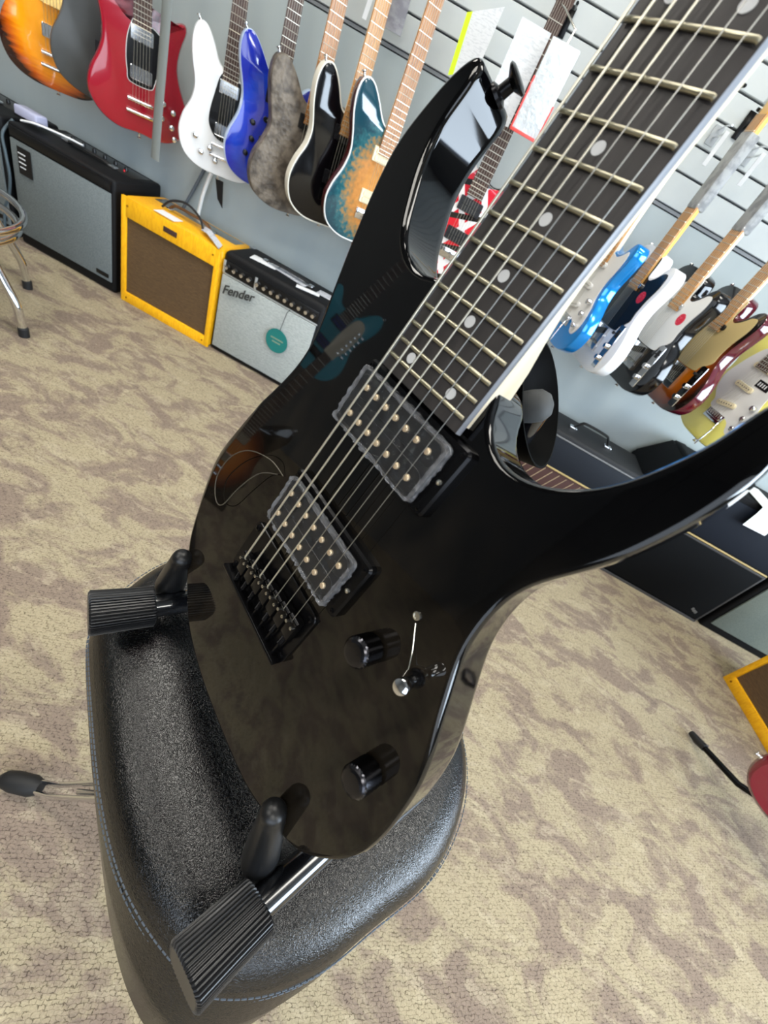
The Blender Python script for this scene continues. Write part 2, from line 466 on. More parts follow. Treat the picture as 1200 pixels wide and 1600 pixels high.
OUT = [(-.115, .3216), (-.121, .3188), (-.1274, .3109), (-.132, .3023), (-.1362, .2909), (-.1403, .2786), (-.1432, .2647), (-.1424, .2486), (-.140, .2322),
       (-.137, .2188), (-.1335, .2040), (-.1289, .1874), (-.1228, .1659), (-.1173, .1479), (-.1147, .1303), (-.1166, .1114), (-.1235, .0895), (-.1338, .0639),
       (-.1444, .0377), (-.1532, .0136), (-.1564, -.0037), (-.1556, -.0182), (-.150, -.0369), (-.1426, -.0544), (-.131, -.0724), (-.1191, -.0878), (-.0872, -.116),
       (-.0667, -.1300), (-.0480, -.1370), (-.0225, -.1420), (.0056, -.1440), (.0383, -.1435), (.0636, -.1420), (.0913, -.1370), (.1321, -.1172), (.144, -.1048),
       (.1559, -.0826), (.1621, -.0584), (.161, -.0314), (.1578, -.0143), (.153, .006), (.1455, .0244), (.1377, .0388), (.1294, .0543), (.122, .0682), (.1167, .080),
       (.1133, .0933), (.1115, .1066), (.1116, .1202), (.1148, .1331), (.1217, .1476), (.1279, .161), (.1318, .1714), (.1347, .1823), (.1376, .1944), (.1395, .2080),
       (.1404, .2188), (.1397, .2290), (.1375, .2390), (.1345, .2475), (.1305, .2535), (.1265, .2535), (.1237, .2490), (.1225, .2410),
       (.1216, .235), (.1206, .2259), (.1194, .2204), (.116, .2108), (.1121, .2007), (.1083, .193), (.1021, .1834), (.093, .1748), (.0847, .1689), (.0763, .1652),
       (.0676, .1636), (.0583, .1638), (.0494, .1672), (.0415, .1741), (.0368, .1800), (.0330, .190), (-.010, .205), (-.0420, .2170), (-.0480, .2160), (-.0545, .213), (-.0657, .2125), (-.0784, .2161),
       (-.088, .2225), (-.096, .2318), (-.1025, .2448), (-.1085, .2568), (-.1115, .2659), (-.1134, .2791), (-.1130, .2924), (-.1110, .3010), (-.1095, .3110), (-.1100, .3190)]
BODY = relax(resample(spline(OUT, 6), 300), 3)
def arm_bevel(p):      # forearm contour on the bass side of the lower bout
    f = 0.0
    if p.x < -0.10 and -0.10 < p.y < 0.07:
        f = math.sin(math.pi * (p.y + 0.10) / 0.17) * min(1.0, (-p.x - 0.10) / 0.04)
    return f
d1 = [0.0012 + 0.003 * arm_bevel(p) for p in BODY]; d2 = [0.003 + 0.013 * arm_bevel(p) for p in BODY]
z0 = [FT - 0.003 - 0.009 * arm_bevel(p) for p in BODY]; z1 = [FT - 0.0009 - 0.005 * arm_bevel(p) for p in BODY]
bm = NB(); slab(bm, BODY, [(0.0035, BK), (0.0015, BK + .001), (0.0004, BK + .003), (0.0, BK + .006), (0.0, BK + .008), (0.0, [v - .0015 for v in z0]), (0.0, z0), (d1, z1)]); 
mesh('body', bm, M_GBLACK, guitar, 40)
top_out = inset(BODY, d1)
bm = NB()
ringA = [bm.verts.new((p.x, p.y, z1[i])) for i, p in enumerate(top_out)]
tin = inset(BODY, d2)
ringB = [bm.verts.new((p.x, p.y, FT)) for p in tin]
for j in range(len(BODY)): bm.faces.new((ringA[j], ringA[(j + 1) % len(BODY)], ringB[(j + 1) % len(BODY)], ringB[j]))
ringC = [bm.verts.new((p.x, p.y, FT)) for p in inset(BODY, [v + 0.0012 for v in d2])]
for j in range(len(BODY)): bm.faces.new((ringB[j], ringB[(j + 1) % len(BODY)], ringC[(j + 1) % len(BODY)], ringC[j]))
bm.faces.new(ringC)
mesh('top', bm, M_TOP, guitar, 40)

SCALE = 0.673
def fy(n): return SCALE * 2 ** (-n / 12.0)
W24, W12 = 0.0671, 0.0593
def fw(y): return W24 + (W12 - W24) * (y - fy(24)) / (fy(12) - fy(24))
NUT = SCALE
# fingerboard, neck, headstock
bm = NB()
ys = [0.160] + [fy(24) + (NUT - fy(24)) * i / 12 for i in range(13)]
prev = None
for y in ys:
    w = fw(y) / 2 + 0.0012
    prof = []
    for i in range(9):
        t = -1 + i / 4; prof.append((t * w, -0.0012 - 0.0004 * t * t - (0.0010 if abs(t) == 1 else 0)))
    prof = prof + [(w, -0.0075), (-w, -0.0075)]
    ring = [bm.verts.new((px, y, pz)) for px, pz in prof]
    if prev:
        for j in range(len(ring)): bm.faces.new((prev[j], prev[(j + 1) % len(ring)], ring[(j + 1) % len(ring)], ring[j]))
    else: bm.faces.new(ring)
    prev = ring
bm.faces.new(prev[::-1])
fbo = mesh('fingerboard', bm, M_FB, guitar, 30)
bm = NB()
for s in (-1, 1):
    pts = [(s * (fw(y) / 2 + 0.0013), y, -0.0048) for y in ys]
    tube(bm, pts, 0.002, 8, flat=(0.0005, 0.0026, (0, 0, 1)))
mesh('binding', bm, M_FBSHEEN, guitar, 40)  # no binding here: grey reflection on the board's rolled edge, painted as a strip
bm = NB(); prev = None
for y in [0.165, 0.19, 0.205, 0.22, 0.235, 0.25, 0.27, 0.30, 0.40, 0.50, 0.60, NUT]:
    w = fw(y) / 2 + 0.0006; tt = max(0.0, min(1.0, (y - .195) / .055)); dep = 0.036 - 0.0185 * tt * tt * (3 - 2 * tt)
    ring = []
    for i in range(13):
        a = math.pi * i / 12; ring.append(bm.verts.new((w * math.cos(a), y, -0.0075 - dep * math.sin(a) ** (0.35 + 0.5 * tt))))
    if prev:
        for j in range(12): bm.faces.new((prev[j], prev[j + 1], ring[j + 1], ring[j]))
        bm.faces.new((prev[12], prev[0], ring[0], ring[12]))
    else: bm.faces.new(ring)
    prev = ring
bm.faces.new(prev[::-1])
mesh('neck', bm, M_MAPLE, guitar, 50)
hs = spline([(-.024, .672), (.024, .672), (.034, .70), (.038, .78), (.036, .86), (.012, .875), (-.012, .868), (-.028, .80), (-.034, .71)], 5)
bm = NB(); slab(bm, hs, [(0.001, -0.026), (0, -0.025), (0, -0.013), (0.001, -0.012)]); mesh('headstock', bm, M_GBLACK, guitar)
bm = NB(); box(bm, (0, NUT, -0.002), (0.049, 0.005, 0.009), 0.001); mesh('nut', bm, mat('bone_nut', (225, 220, 205), 0.4), guitar)
for i in range(7):
    bm = NB(); y = 0.70 + i * 0.024
    lathe(bm, [(0.005, -0.012), (0.005, -0.008), (0.003, -0.007), (0.003, 0.004), (0.0, 0.004)], (0.03 - i * 0.001, y, 0), n=12)
    box(bm, (0.048, y, -0.019), (0.018, 0.011, 0.006), 0.002); mesh('tuner', bm, M_HW, guitar)
for n in range(1, 25):
    y = fy(n); w = fw(y) / 2
    bm = NB(); tube(bm, [(-w, y, -0.0014), (-w * .97, y, -0.0008), (-w * .5, y, -0.0004), (0, y, -0.0003), (w * .5, y, -0.0004), (w * .97, y, -0.0008), (w, y, -0.0014)], 0.001, 8, flat=(0.0012, 0.0011, (0, 0, 1)))
    mesh('fret', bm, M_FRET, guitar, 50)
for n in (3, 5, 7, 9, 12, 15, 17, 19, 21, 24):
    y = (fy(n) + fy(n - 1)) / 2; w = fw(y)
    for x in ((-w * .27, w * .27) if n in (12, 24) else (0,)):
        bm = NB(); lathe(bm, [(0.0031, -0.0018), (0.0031, -0.00105), (0, -0.00100)], (x, y, 0), n=20); mesh('inlay_dot', bm, M_DOT, guitar)
# pickups: ring, cover under wrinkled film, 14 poles each
for (yr, ty, name) in ((0.0438, 0, 'bridge_pickup'), (0.1338, 0, 'neck_pickup')):
    bm = NB(); P = roundrect(0.098, 0.047, 0.004, 4, (0, yr + 0.001))
    slab(bm, P, [(0, FT), (0, FT + .0045), (0.0015, FT + .006)])
    ring = mesh(name, bm, M_HW, guitar, 40)
    bm = NB(); slab(bm, roundrect(0.0815, 0.0375, 0.0035, 4, (-0.002, yr)), [(0, FT + .005), (0, FT + .0095), (0.001, FT + .0102)]); mesh('pickup_cover', bm, M_BLACK_PL, ring, 40)
    for row in (-1, 1):
        bm = NB(); slab(bm, roundrect(0.081, 0.0155, 0.0075, 6, (-0.002, yr + row * 0.0094)), [(0, FT + .0098), (0.0006, FT + .0106)]); mesh('bobbin', bm, M_BLACK_PL, ring, 40)
        for i in range(7):
            x = -0.0354 + i * (0.0111 if yr < 0.1 else 0.01035) + (0 if yr < 0.1 else 0.0028); y = yr + row * 0.0094
            bm = NB(); lathe(bm, [(0.0021, FT + .0105), (0.0021, FT + .0119), (0.0017, FT + .0123), (0, FT + .0124)], (x, y, 0), n=14); mesh('pole_piece', bm, M_POLE, ring, 50)
    # protective film, crumpled round the rim
    bm = NB(); nx, ny = 34, 16
    g = [[bm.verts.new((-0.0435 + 0.083 * i / nx, yr - 0.0192 + 0.0384 * j / ny, FT + 0.0114 + random.uniform(-.0006, .0008))) for j in range(ny + 1)] for i in range(nx + 1)]
    for i in range(nx):
        for j in range(ny): bm.faces.new((g[i][j], g[i + 1][j], g[i + 1][j + 1], g[i][j + 1]))
    mesh('protective_film', bm, M_FILM, ring, 70)
    bm = NB(); P = resample(roundrect(0.084, 0.039, 0.003, 4, (-0.002, yr)), 120)
    rr = []
    for i, p in enumerate(P):
        q = [Vector((p.x, p.y, FT + .0105)) ]
        dirc = Vector((p.x + .002, p.y - yr, 0)).normalized()
        a = random.uniform(-.0004, .0012); b2 = random.uniform(-.001, .0009)
        rr.append([bm.verts.new((p.x - dirc.x * 0.0028, p.y - dirc.y * .0028, FT + .0114 + b2 * .5)), bm.verts.new((p.x + dirc.x * a, p.y + dirc.y * a, FT + .0118 + b2)), bm.verts.new((p.x + dirc.x * (a + .0006), p.y + dirc.y * (a + .0006), FT + .0085))])
    for i in range(len(rr)):
        a, b2 = rr[i], rr[(i + 1) % len(rr)]
        for j in (0, 1): bm.faces.new((a[j], b2[j], b2[j + 1], a[j + 1]))
    mesh('film_edge', bm, M_FILMRIM, ring, 70)
    for sx, sy in ((-.045, -.018), (.045, -.018), (-.045, .0205), (.045, .0205), (.0445, .001)):
        bm = NB(); lathe(bm, [(0.0018, FT + .006), (0.0016, FT + .0069), (0.0007, FT + .0071), (0.0006, FT + .0064), (0, FT + .0064)], (sx, yr + sy, 0), n=12); mesh('ring_screw', bm, M_STEEL if sx == .0445 else M_HW, ring, 40)
# bridge: plate, seven saddles
bm = NB(); slab(bm, roundrect(0.0965, 0.051, 0.005, 5, (-0.0085, -0.0175)), [(0, FT), (0, FT + .0018), (0.0006, FT + .0024)])
bridge = mesh('bridge', bm, M_HW, guitar, 40)
bm = NB(); box(bm, (-0.0085, -0.042, FT + .0055), (0.094, 0.003, 0.009), 0.001); mesh('bridge_lip', bm, M_HW, bridge)
sx7 = [-0.0376 + i * 0.0113 for i in range(7)]
sy7 = [-0.0147, -0.0123, -0.0102, -0.0084, -0.0068, -0.0052, -0.0035]
for i in range(7):
    x, y = sx7[i], sy7[i]
    bm = NB(); box(bm, (x, y - 0.0075, FT + .0062), (0.0098, 0.018, 0.0066), 0.0013)
    cyl(bm, (x - .0049, y + .0004, FT + .009), (x + .0049, y + .0004, FT + .009), .0022, n=12)
    sdl = mesh('saddle', bm, M_HW, bridge, 40)
    for s in (-1, 1):
        bm = NB(); lathe(bm, [(0.0012, FT + .0094), (0.0012, FT + .0126), (0.0006, FT + .0127), (0.0005, FT + .0118), (0, FT + .0118)], (x + s * .0032, y - 0.0035, 0), n=10); mesh('height_screw', bm, M_STEEL, sdl, 40)
    bm = NB(); pts = []
    for k2 in range(60):
        a = k2 * 1.1; yy = y - 0.0165 - 0.009 * k2 / 60
        pts.append((x + .0019 * math.cos(a), yy, FT + .0062 + .0019 * math.sin(a)))
    tube(bm, pts, 0.00045, 5); cyl(bm, (x, y - .0165, FT + .0062), (x, -.0445, FT + .0062), .0011, n=8)
    mesh('intonation_spring', bm, M_HW, sdl, 60)
    # the string: over the saddle, along the board to the nut
    g = [0.00080, 0.00072, 0.00062, 0.00055, 0.00034, 0.00030, 0.00026][i]
    xn = -0.0205 + i * 0.00683
    bm = NB(); tube(bm, [(x, y - 0.003, FT + 0.0075), (x, y - 0.0012, FT + 0.0108), (x, y + 0.0005, FT + 0.0117), (x + (xn - x) * .5, NUT * .5, 0.0017), (xn, NUT, 0.0009), (0.026 - i * 0.0005, 0.70 + (6 - i) * 0.024, 0.0)], g, 8)
    mesh('string', bm, M_STRING if i < 4 else M_STRINGP, guitar, 70)
for (sx, sy) in ((-.052, -.038), (.035, -.038), (.035, .003), (-.052, .003)):
    bm = NB(); lathe(bm, [(0.0027, FT + .0022), (0.0025, FT + .0034), (0.0012, FT + .0038), (0.001, FT + .003), (0, FT + .003)], (sx, sy, 0), n=14); mesh('plate_screw', bm, M_HW, bridge, 40)
# knurled knobs
M_KNURL = mat('knurled_black_metal', (62, 62, 66), 0.22, metal=1.0)
for (kx, ky) in ((0.0795, 0.0335), (0.1305, -0.0155)):
    bm = NB(); n = 56; rings = []
    for li in range(9):
        hz_ = FT + 0.0022 + 0.0135 * li / 8
        ring = []
        for j in range(n):
            a = 2 * math.pi * j / n; rad = 0.0093 + (0.00030 if (j + li) % 2 else -0.00030)
            ring.append(bm.verts.new((kx + rad * math.cos(a), ky + rad * math.sin(a), hz_)))
        rings.append(ring)
    for rad, hz_ in ((0.0088, FT + .0166), (0.0078, FT + .0176), (0.0060, FT + .0182), (0.003, FT + .0185)):
        rings.append([bm.verts.new((kx + rad * math.cos(2 * math.pi * j / n), ky + rad * math.sin(2 * math.pi * j / n), hz_)) for j in range(n)])
    for a, b2 in zip(rings, rings[1:]):
        for j in range(n): bm.faces.new((a[j], a[(j + 1) % n], b2[(j + 1) % n], b2[j]))
    bm.faces.new(rings[0][::-1]); bm.faces.new(rings[-1])
    kn = mesh('control_knob', bm, M_KNURL, guitar, 8)
    bm = NB(); lathe(bm, [(0.0065, FT), (0.0065, FT + .002), (0.003, FT + .0023), (0.003, FT + .004)], (kx, ky, 0), n=20); mesh('shaft_nut', bm, M_HW, kn)
# toggle switch with its nut, lever and bright tip
bm = NB(); tx, ty = 0.1095, 0.0475
lathe(bm, [(0.0055, FT), (0.0055, FT + .0012), (0.0042, FT + .0014), (0.0042, FT + .0035), (0.0025, FT + .0038), (0.0020, FT + .005)], (tx, ty, 0), n=18)
tg = mesh('toggle_switch', bm, M_HW, guitar, 40)
bm = NB(); a = Vector((tx, ty, FT + .003)); d = Vector((0.10, 0.18, 1)).normalized()
tube(bm, [a, a + d * .006], 0.0013, 10); mesh('switch_lever', bm, M_STEEL, tg)
bm = NB(); tube(bm, [a + d * .006, a + d * .0075, a + d * .016, a + d * .018, a + d * .0186], [0.0016, 0.0034, 0.0046, 0.0043, 0.0030], 18); mesh('switch_tip', bm, M_CHROME, tg, 50)
# tiny ring and loose plastic thread left on the top
bm = NB(); lathe(bm, [(0.0026, FT), (0.0026, FT + .0008), (0.0020, FT + .0009), (0.0019, FT + .0002)], (0.0852, 0.0714, 0), n=20); mesh('washer', bm, M_STEEL, guitar)
bm = NB(); tube(bm, [(0.0875, 0.0680, FT + .0006), (0.097, 0.0570, FT + .0012), (0.1035, 0.0500, FT + .004), (0.1065, 0.0480, FT + .012)], 0.00035, 6); mesh('thread', bm, M_STEEL, guitar)
# strap buttons
M_STRAP = M_HW
def strap(p, d):
    bm = NB(); Mx = Matrix.Translation(p) @ Vector((0, 0, 1)).rotation_difference(d).to_matrix().to_4x4()
    lathe(bm, [(0.0075, 0), (0.0070, 0.002), (0.0040, 0.0035), (0.0038, 0.0095), (0.0085, 0.0125), (0.0088, 0.0140), (0.0070, 0.0150), (0, 0.0152)], n=20, M=Mx)
    mesh('strap_button', bm, M_STRAP, guitar, 40)
strap(Vector((-0.1105, 0.3150, -0.034)), Vector((0.55, 0.83, 0)).normalized())
strap(Vector((0.0, -0.1445, -0.034)), Vector((0, -1, 0)))
# twist-tie wire hanging off the bass side of the pickup
bm = NB(); tube(bm, spline([(-0.062, 0.048, FT + .001), (-0.078, 0.050, FT + .006), (-0.100, 0.040, FT + .010), (-0.118, 0.018, FT + .008), (-0.124, -0.008, FT + .005), (-0.112, -0.022, FT + .004), (-0.098, -0.016, FT + .006), (-0.090, 0.010, FT + .007), (-0.080, 0.034, FT + .006), (-0.066, 0.046, FT + .003)], 6, False), 0.00045, 6)
mesh('twist_tie', bm, mat('dull_wire', (96, 92, 84), 0.35, metal=0.6), guitar, 70)

# ------------------------------------------------------------------ stool with black leather saddle seat
def leather():
    m = mat('black_leather', (4, 4, 5), 0.24, spec=0.66)
    nt = m.node_tree; N = nt.nodes; L = nt.links; b = N['Principled BSDF']
    tc = N.new('ShaderNodeTexCoord'); vo = N.new('ShaderNodeTexVoronoi'); vo.inputs['Scale'].default_value = 330; vo.feature = 'SMOOTH_F1'
    nz = N.new('ShaderNodeTexNoise'); nz.inputs['Scale'].default_value = 300; nz.inputs['Detail'].default_value = 2
    mx = N.new('ShaderNodeMix'); mx.data_type = 'RGBA'; mx.inputs[0].default_value = 0.02
    L.new(tc.outputs['Object'], mx.inputs[6]); L.new(nz.outputs['Color'], mx.inputs[7]); L.new(tc.outputs['Object'], nz.inputs['Vector'])
    L.new(mx.outputs[2], vo.inputs['Vector'])
    bp = N.new('ShaderNodeBump'); bp.inputs['Strength'].default_value = 0.42; bp.inputs['Distance'].default_value = 0.001; bp.invert = True
    L.new(vo.outputs['Distance'], bp.inputs['Height']); L.new(bp.outputs[0], b.inputs['Normal'])
    return m
M_LEATHER = leather()
SEAT_C = Vector((0.03, 0.175, 0))
SEAT = [(-.207, .225), (-.203, .187), (-.184, .163), (-.12, .102), (-.072, .059), (-.022, .017), (.020, -.010), (.062, -.022), (.106, .000), (.145, .038), (.177, .08), (.221, .131),
        (.243, .187), (.245, .238), (.229, .285), (.19, .335), (.12, .372), (.03, .385), (-.06, .38), (-.13, .36), (-.184, .318), (-.205, .268)]
SP = relax(resample(spline(SEAT, 8), 160), 4)
stool = thing('stool', 'black leather saddle-seat stool on chrome tripod legs carrying the black guitar', 'stool', (0.03, 0.175, 0))
def near(p): return math.exp(-((p - Vector((0.05, -0.01, 0))).length / 0.085) ** 2)
def dish(p):
    q = p - SEAT_C
    return -0.010 * math.exp(-(q.length / 0.13) ** 2)
bm = NB(); rings = []
LAY = [(0.035, -0.555), (0.010, -0.548), (0.0, -0.530), (0.0, -0.500), (0.004, -0.472), (0.012, -0.455), (0.024, -0.443), (0.042, -0.4365), (0.07, -0.4345), (0.105, -0.4345), (0.14, -0.4345), (0.17, -0.4345)]
for d, z in LAY:
    ring = []
    for i, p in enumerate(SP):
        s = 1.0
        dd = d + (0.026 * near(p) * (1 if z > -0.48 else 0.4 if z > -.51 else 0.0))
        c = (p - SEAT_C); q = SEAT_C + c * max(0.0, 1 - dd / 0.20) if d > 0.06 else inset(SP, dd)[i]
        ring.append(bm.verts.new((q.x - 0.03, q.y - 0.175, z + H + (dish(q) if z > -0.44 else 0))))
    rings.append(ring)
n = len(SP)
for a, b in zip(rings, rings[1:]):
    for j in range(n): bm.faces.new((a[j], a[(j + 1) % n], b[(j + 1) % n], b[j]))
bm.faces.new(rings[0][::-1]); bm.faces.new(rings[-1])
seat = mesh('seat', bm, M_LEATHER, stool, 60)
# seam piping and thread stitches round the rim
for off, zz, nm in ((0.0035, -0.4685, 0), (0.0015, -0.480, 1)):
    bm = NB(); Q = []
    for i, p in enumerate(SP):
        dd = off + 0.026 * near(p); q = inset(SP, dd)[i]; Q.append(Vector((q.x - .03, q.y - .175, zz + H + 0.0015)))
    Q = resample(Q, 260)
    for i in range(0, 260, 1):
        a, b = Q[i], Q[(i + 1) % 260]
        tube(bm, [a.lerp(b, .12), a.lerp(b, .5) + Vector((0, 0, .0004)), a.lerp(b, .85)], 0.0006, 5)
    tag(mesh('stitching', bm, mat('grey_thread', (74, 84, 96), 0.7), seat, 60), kind='stuff')
# under-seat plate, column, three double-strip legs with rubber feet
bm = NB(); lathe(bm, [(0.10, H - .575), (0.10, H - .552), (0.02, H - .550)], n=28); mesh('seat_plate', bm, M_BLACK_MET, stool)
bm = NB(); lathe(bm, [(0.017, 0.16), (0.017, H - .57)], n=20); mesh('column', bm, M_CHROME, stool)
bm = NB(); lathe(bm, [(0.026, 0.24), (0.026, 0.30)], n=20); lathe(bm, [(0.026, 0.36), (0.026, 0.40)], n=20); mesh('collar', bm, M_BLACK_PL, stool)
foot = Vector((-0.285, 0.128, 0)) - Vector((0.03, 0.175, 0))
a0 = math.atan2(foot.y, foot.x); rad = foot.length
for k in range(3):
    a = a0 + k * 2 * math.pi / 3; d = Vector((math.cos(a), math.sin(a), 0)); s = Vector((-d.y, d.x, 0))
    bm = NB()
    for sg in (-1, 1):
        tube(bm, [d * 0.03 + s * sg * .012 + Vector((0, 0, .38)), d * (rad * .62) + s * sg * .011 + Vector((0, 0, .13)), d * (rad - .045) + s * sg * .009 + Vector((0, 0, .040)), d * (rad - 0.0) + s * sg * .007 + Vector((0, 0, .022))], 0.004, 8, flat=(0.0035, 0.009, (0, 0, 1)))
    tube(bm, [d * (rad * .72) + Vector((0, 0, .085)), d * 0.03 + Vector((0, 0, .262))], 0.006, 8, flat=(0.005, 0.008, (0, 0, 1)))
    lg = mesh('leg', bm, M_CHROME, stool, 50)
    bm = NB(); tube(bm, [d * (rad - .02) + Vector((0, 0, .030)), d * (rad - .005) + Vector((0, 0, .026)), d * (rad + .025) + Vector((0, 0, .017)), d * (rad + .042) + Vector((0, 0, .0145)), d * (rad + .050) + Vector((0, 0, .0135))], [0.011, 0.0165, 0.0165, 0.0130, 0.005], 14)
    mesh('rubber_foot', bm, M_BLACK_RUB, lg, 50)

# ------------------------------------------------------------------ folding guitar stand on the seat
stand = thing('guitar_stand', 'black folding guitar stand with ribbed rubber feet set on the stool seat', 'guitar stand', (0.03, 0.175, H - 0.4345))
SO = Vector((0.03, 0.175, H - 0.4345))
def L3(x, y, z): return Vector((x, y, z + H)) - SO
M_TUBE = mat('black_enamel_tube', (10, 11, 14), 0.16, coat=0.6, spec=0.7)
M_GRIP = mat('ribbed_rubber', (22, 23, 26), 0.38, spec=.6)
def ribbed(a, b, w, t, up, n=11):
    """rubber end sleeve: flattened block with lengthwise ribs"""
    a, b = Vector(a), Vector(b); d = (b - a).normalized(); u = Vector(up); x = u.cross(d).normalized(); u = d.cross(x).normalized()
    P = []
    m = 176
    for i in range(m):
        an = 2 * math.pi * i / m; c, s_ = math.cos(an), math.sin(an)
        e = 3.2; r_ = (abs(c) ** e + abs(s_) ** e) ** (-1 / e)
        rib = 1 + 0.06 * (1 if (i // 2) % 2 else -1)
        P.append((c * r_ * w / 2 * rib, s_ * r_ * t / 2 * rib))
    bm = NB(); rings = []
    for k, (f, sc) in enumerate(((0, .90), (0.03, 1.0), (0.5, 1.02), (0.97, 1.06), (1.0, .96))):
        c = a.lerp(b, f); rings.append([bm.verts.new(c + x * px * sc + u * pz * sc) for px, pz in P])
    for q, r2 in zip(rings, rings[1:]):
        for j in range(m): bm.faces.new((q[j], q[(j + 1) % m], r2[(j + 1) % m], r2[j]))
    bm.faces.new(rings[0][::-1]); bm.faces.new(rings[-1])
    return bm
SIDES = [  # sleeve near end, sleeve far end, tube back end, peg base, peg top
    (L3(-.1450, .2080, -.410), L3(-.1830, .1700, -.406), L3(.030, .385, -.4115), L3(-.150, .236, -.415), L3(-.1325, .2235, -.336), (-.4, -.5, .75)),
    (L3(.0650, .0545, -.410), L3(.0375, .0085, -.404), L3(.190, .250, -.4115), L3(.0530, .0775, -.415), L3(.0380, .0885, -.334), (-.45, -.25, .85))]
for a, b, back, pb, pt, up in SIDES:
    fwd = (a - back).normalized()
    bm = NB(); tube(bm, [a + (b - a) * .3, a, a + (back - a) * .35, back], 0.0115, 16); arm = mesh('arm', bm, M_TUBE, stand, 50)
    mesh('rubber_foot', ribbed(a, b, 0.036, 0.026, up), M_GRIP, arm, 20)
    ax = (pt - pb).normalized()
    q = pb + ax * 0.0
    bm = NB(); tube(bm, [q - ax * .005, q - ax * .002, q + ax * .006, q + ax * .03, pt - ax * .016, pt - ax * .007, pt - ax * .0055, pt - ax * .0035, pt - ax * .0005, pt + ax * .002, pt + ax * .003], [0.010, 0.0135, 0.0142, 0.0128, 0.0100, 0.0094, 0.0088, 0.0090, 0.0076, 0.0045, 0.0008], 24)
    mesh('rubber_peg', bm, mat('soft_black_peg_rubber', (14, 15, 17), .38), arm, 50)
    near_pt = a + (back - a) * max(0, min(1, (pb - a).dot(back - a) / (back - a).length_squared))
    bm = NB(); tube(bm, [pb, pb.lerp(near_pt, .5) + Vector((0, 0, -.004)), near_pt], 0.007, 10); mesh('peg_bracket', bm, M_TUBE, arm, 50)
hub = L3(.059, .302, -.092)
bm = NB()
gy = Vector((0.148545, 0.265372, 0.952634)); gz_ = Vector((-0.576018, -0.759813, 0.301477))
low = hub - gy * .20 - gz_ * .05
for _, _, back, _, _, _ in SIDES: tube(bm, [back, back.lerp(low, .5) + Vector((0, 0, .02)), low, hub - gy * .05 - gz_ * .03, hub - gz_ * .012], 0.0098, 14)
mesh('upright', bm, M_TUBE, stand, 50)
# dished black back rest seen through the treble cutaway, with its grey rubber stub
hd = (CAM_R * .80 - CAM_F * .58 - CAM_U * .05).normalized(); hx, hy = frame_at(hd)
Mx = Matrix(((hx.x, hy.x, hd.x, hub.x), (hx.y, hy.y, hd.y, hub.y), (hx.z, hy.z, hd.z, hub.z), (0, 0, 0, 1)))
bm = NB(); lathe(bm, [(0.0, -0.022), (0.020, -0.020), (0.036, -0.010), (0.043, 0.006), (0.0435, 0.008), (0.042, 0.008), (0.035, -0.004), (0.018, -0.012), (0.0, -0.013)], n=40, M=Mx); mesh('back_rest', bm, mat('satin_black_shell', (2, 2, 2), .6, spec=.05), stand, 50)
bm = NB(); hs_ = Vector((-.1, -.35, .25)).normalized(); base = hub + hd * -.006
tube(bm, [base, base + hd * .006, base + hd * .014, base + hd * .019, base + hd * .021], [0.011, 0.0115, 0.011, 0.0075, 0.002], 18); mesh('rubber_stub', bm, mat('grey_rubber', (60, 62, 63), 0.7), stand, 50)

# ------------------------------------------------------------------ amplifiers along the wall
M_TOLEX = mat('black_tolex', (10, 11, 14), 0.6, spec=.3, bump=('noise', 300, 0.3, 0.002))
M_TOLEX_D = mat('dark_tolex', (7, 8, 11), 0.7, spec=.2, bump=('noise', 300, 0.3, 0.002))
M_SILVERG = mat('silver_grille_cloth', (176, 182, 180), 0.6, noise=(260, (150, 157, 156), (0.4, 1, 3), 0.4, 0.6), bump=('wave', 60, 0.5, 0.002, 'Z'))
M_GREYG = mat('grey_grille_cloth', (118, 126, 127), 0.7, noise=(380, (100, 108, 110), (1, 1, 1), 0.4, 0.6), bump=('wave', 90, 0.4, 0.002, 'Z'))
M_GREENG = mat('green_grey_grille_cloth', (112, 122, 116), 0.75, noise=(300, (98, 108, 103), (1, 1, 1), 0.4, 0.6))
M_TWEED = mat('lacquered_tweed', (246, 184, 22), 0.42, noise=(160, (236, 168, 16), (1, 1, 0.3), 0.42, 0.62))
M_BROWNG = mat('brown_grille_cloth', (98, 76, 48), 0.7, noise=(220, (80, 60, 38), (0.3, 1, 3), 0.4, 0.6), bump=('wave', 70, 0.6, 0.002, 'Z'))
M_OXB = mat('oxblood_grille_cloth', (62, 36, 32), 0.75)
M_GOLD = mat('gold_piping', (176, 154, 104), 0.5, metal=0.2)
M_PAPER = mat('white_paper', (228, 230, 232), 0.6)
M_PAPERG = mat('printed_grey_paper', (196, 198, 204), 0.6, noise=(60, (150, 154, 164), (1, 1, 4), 0.55, 0.62))
M_PANELB = mat('black_control_panel', (14, 14, 15), 0.3)
M_SILVERP = mat('silver_control_trim', (205, 210, 212), 0.3, metal=0.7)
M_DARKSLOT = mat('dark_slot', (62, 40, 36), 0.6)

def cabinet(bm, w, d, h, bev=0.012): return box(bm, (0, d / 2, h / 2), (w, d, h), bev, seg=3)
def frame(bm, w, h, z0, x0, z1, x1, y, t, th=0.012):
    """picture-frame ring in the xz plane: outer w*h from z=0, hole x0..x1, z0..z1"""
    box(bm, ((-w / 2 + x0) / 2, y, h / 2), (x0 + w / 2, th, h), t); box(bm, ((w / 2 + x1) / 2, y, h / 2), (w / 2 - x1, th, h), t)
    box(bm, ((x0 + x1) / 2, y, z0 / 2), (x1 - x0 + .004, th, z0), t); box(bm, ((x0 + x1) / 2, y, (h + z1) / 2), (x1 - x0 + .004, th, h - z1), t)

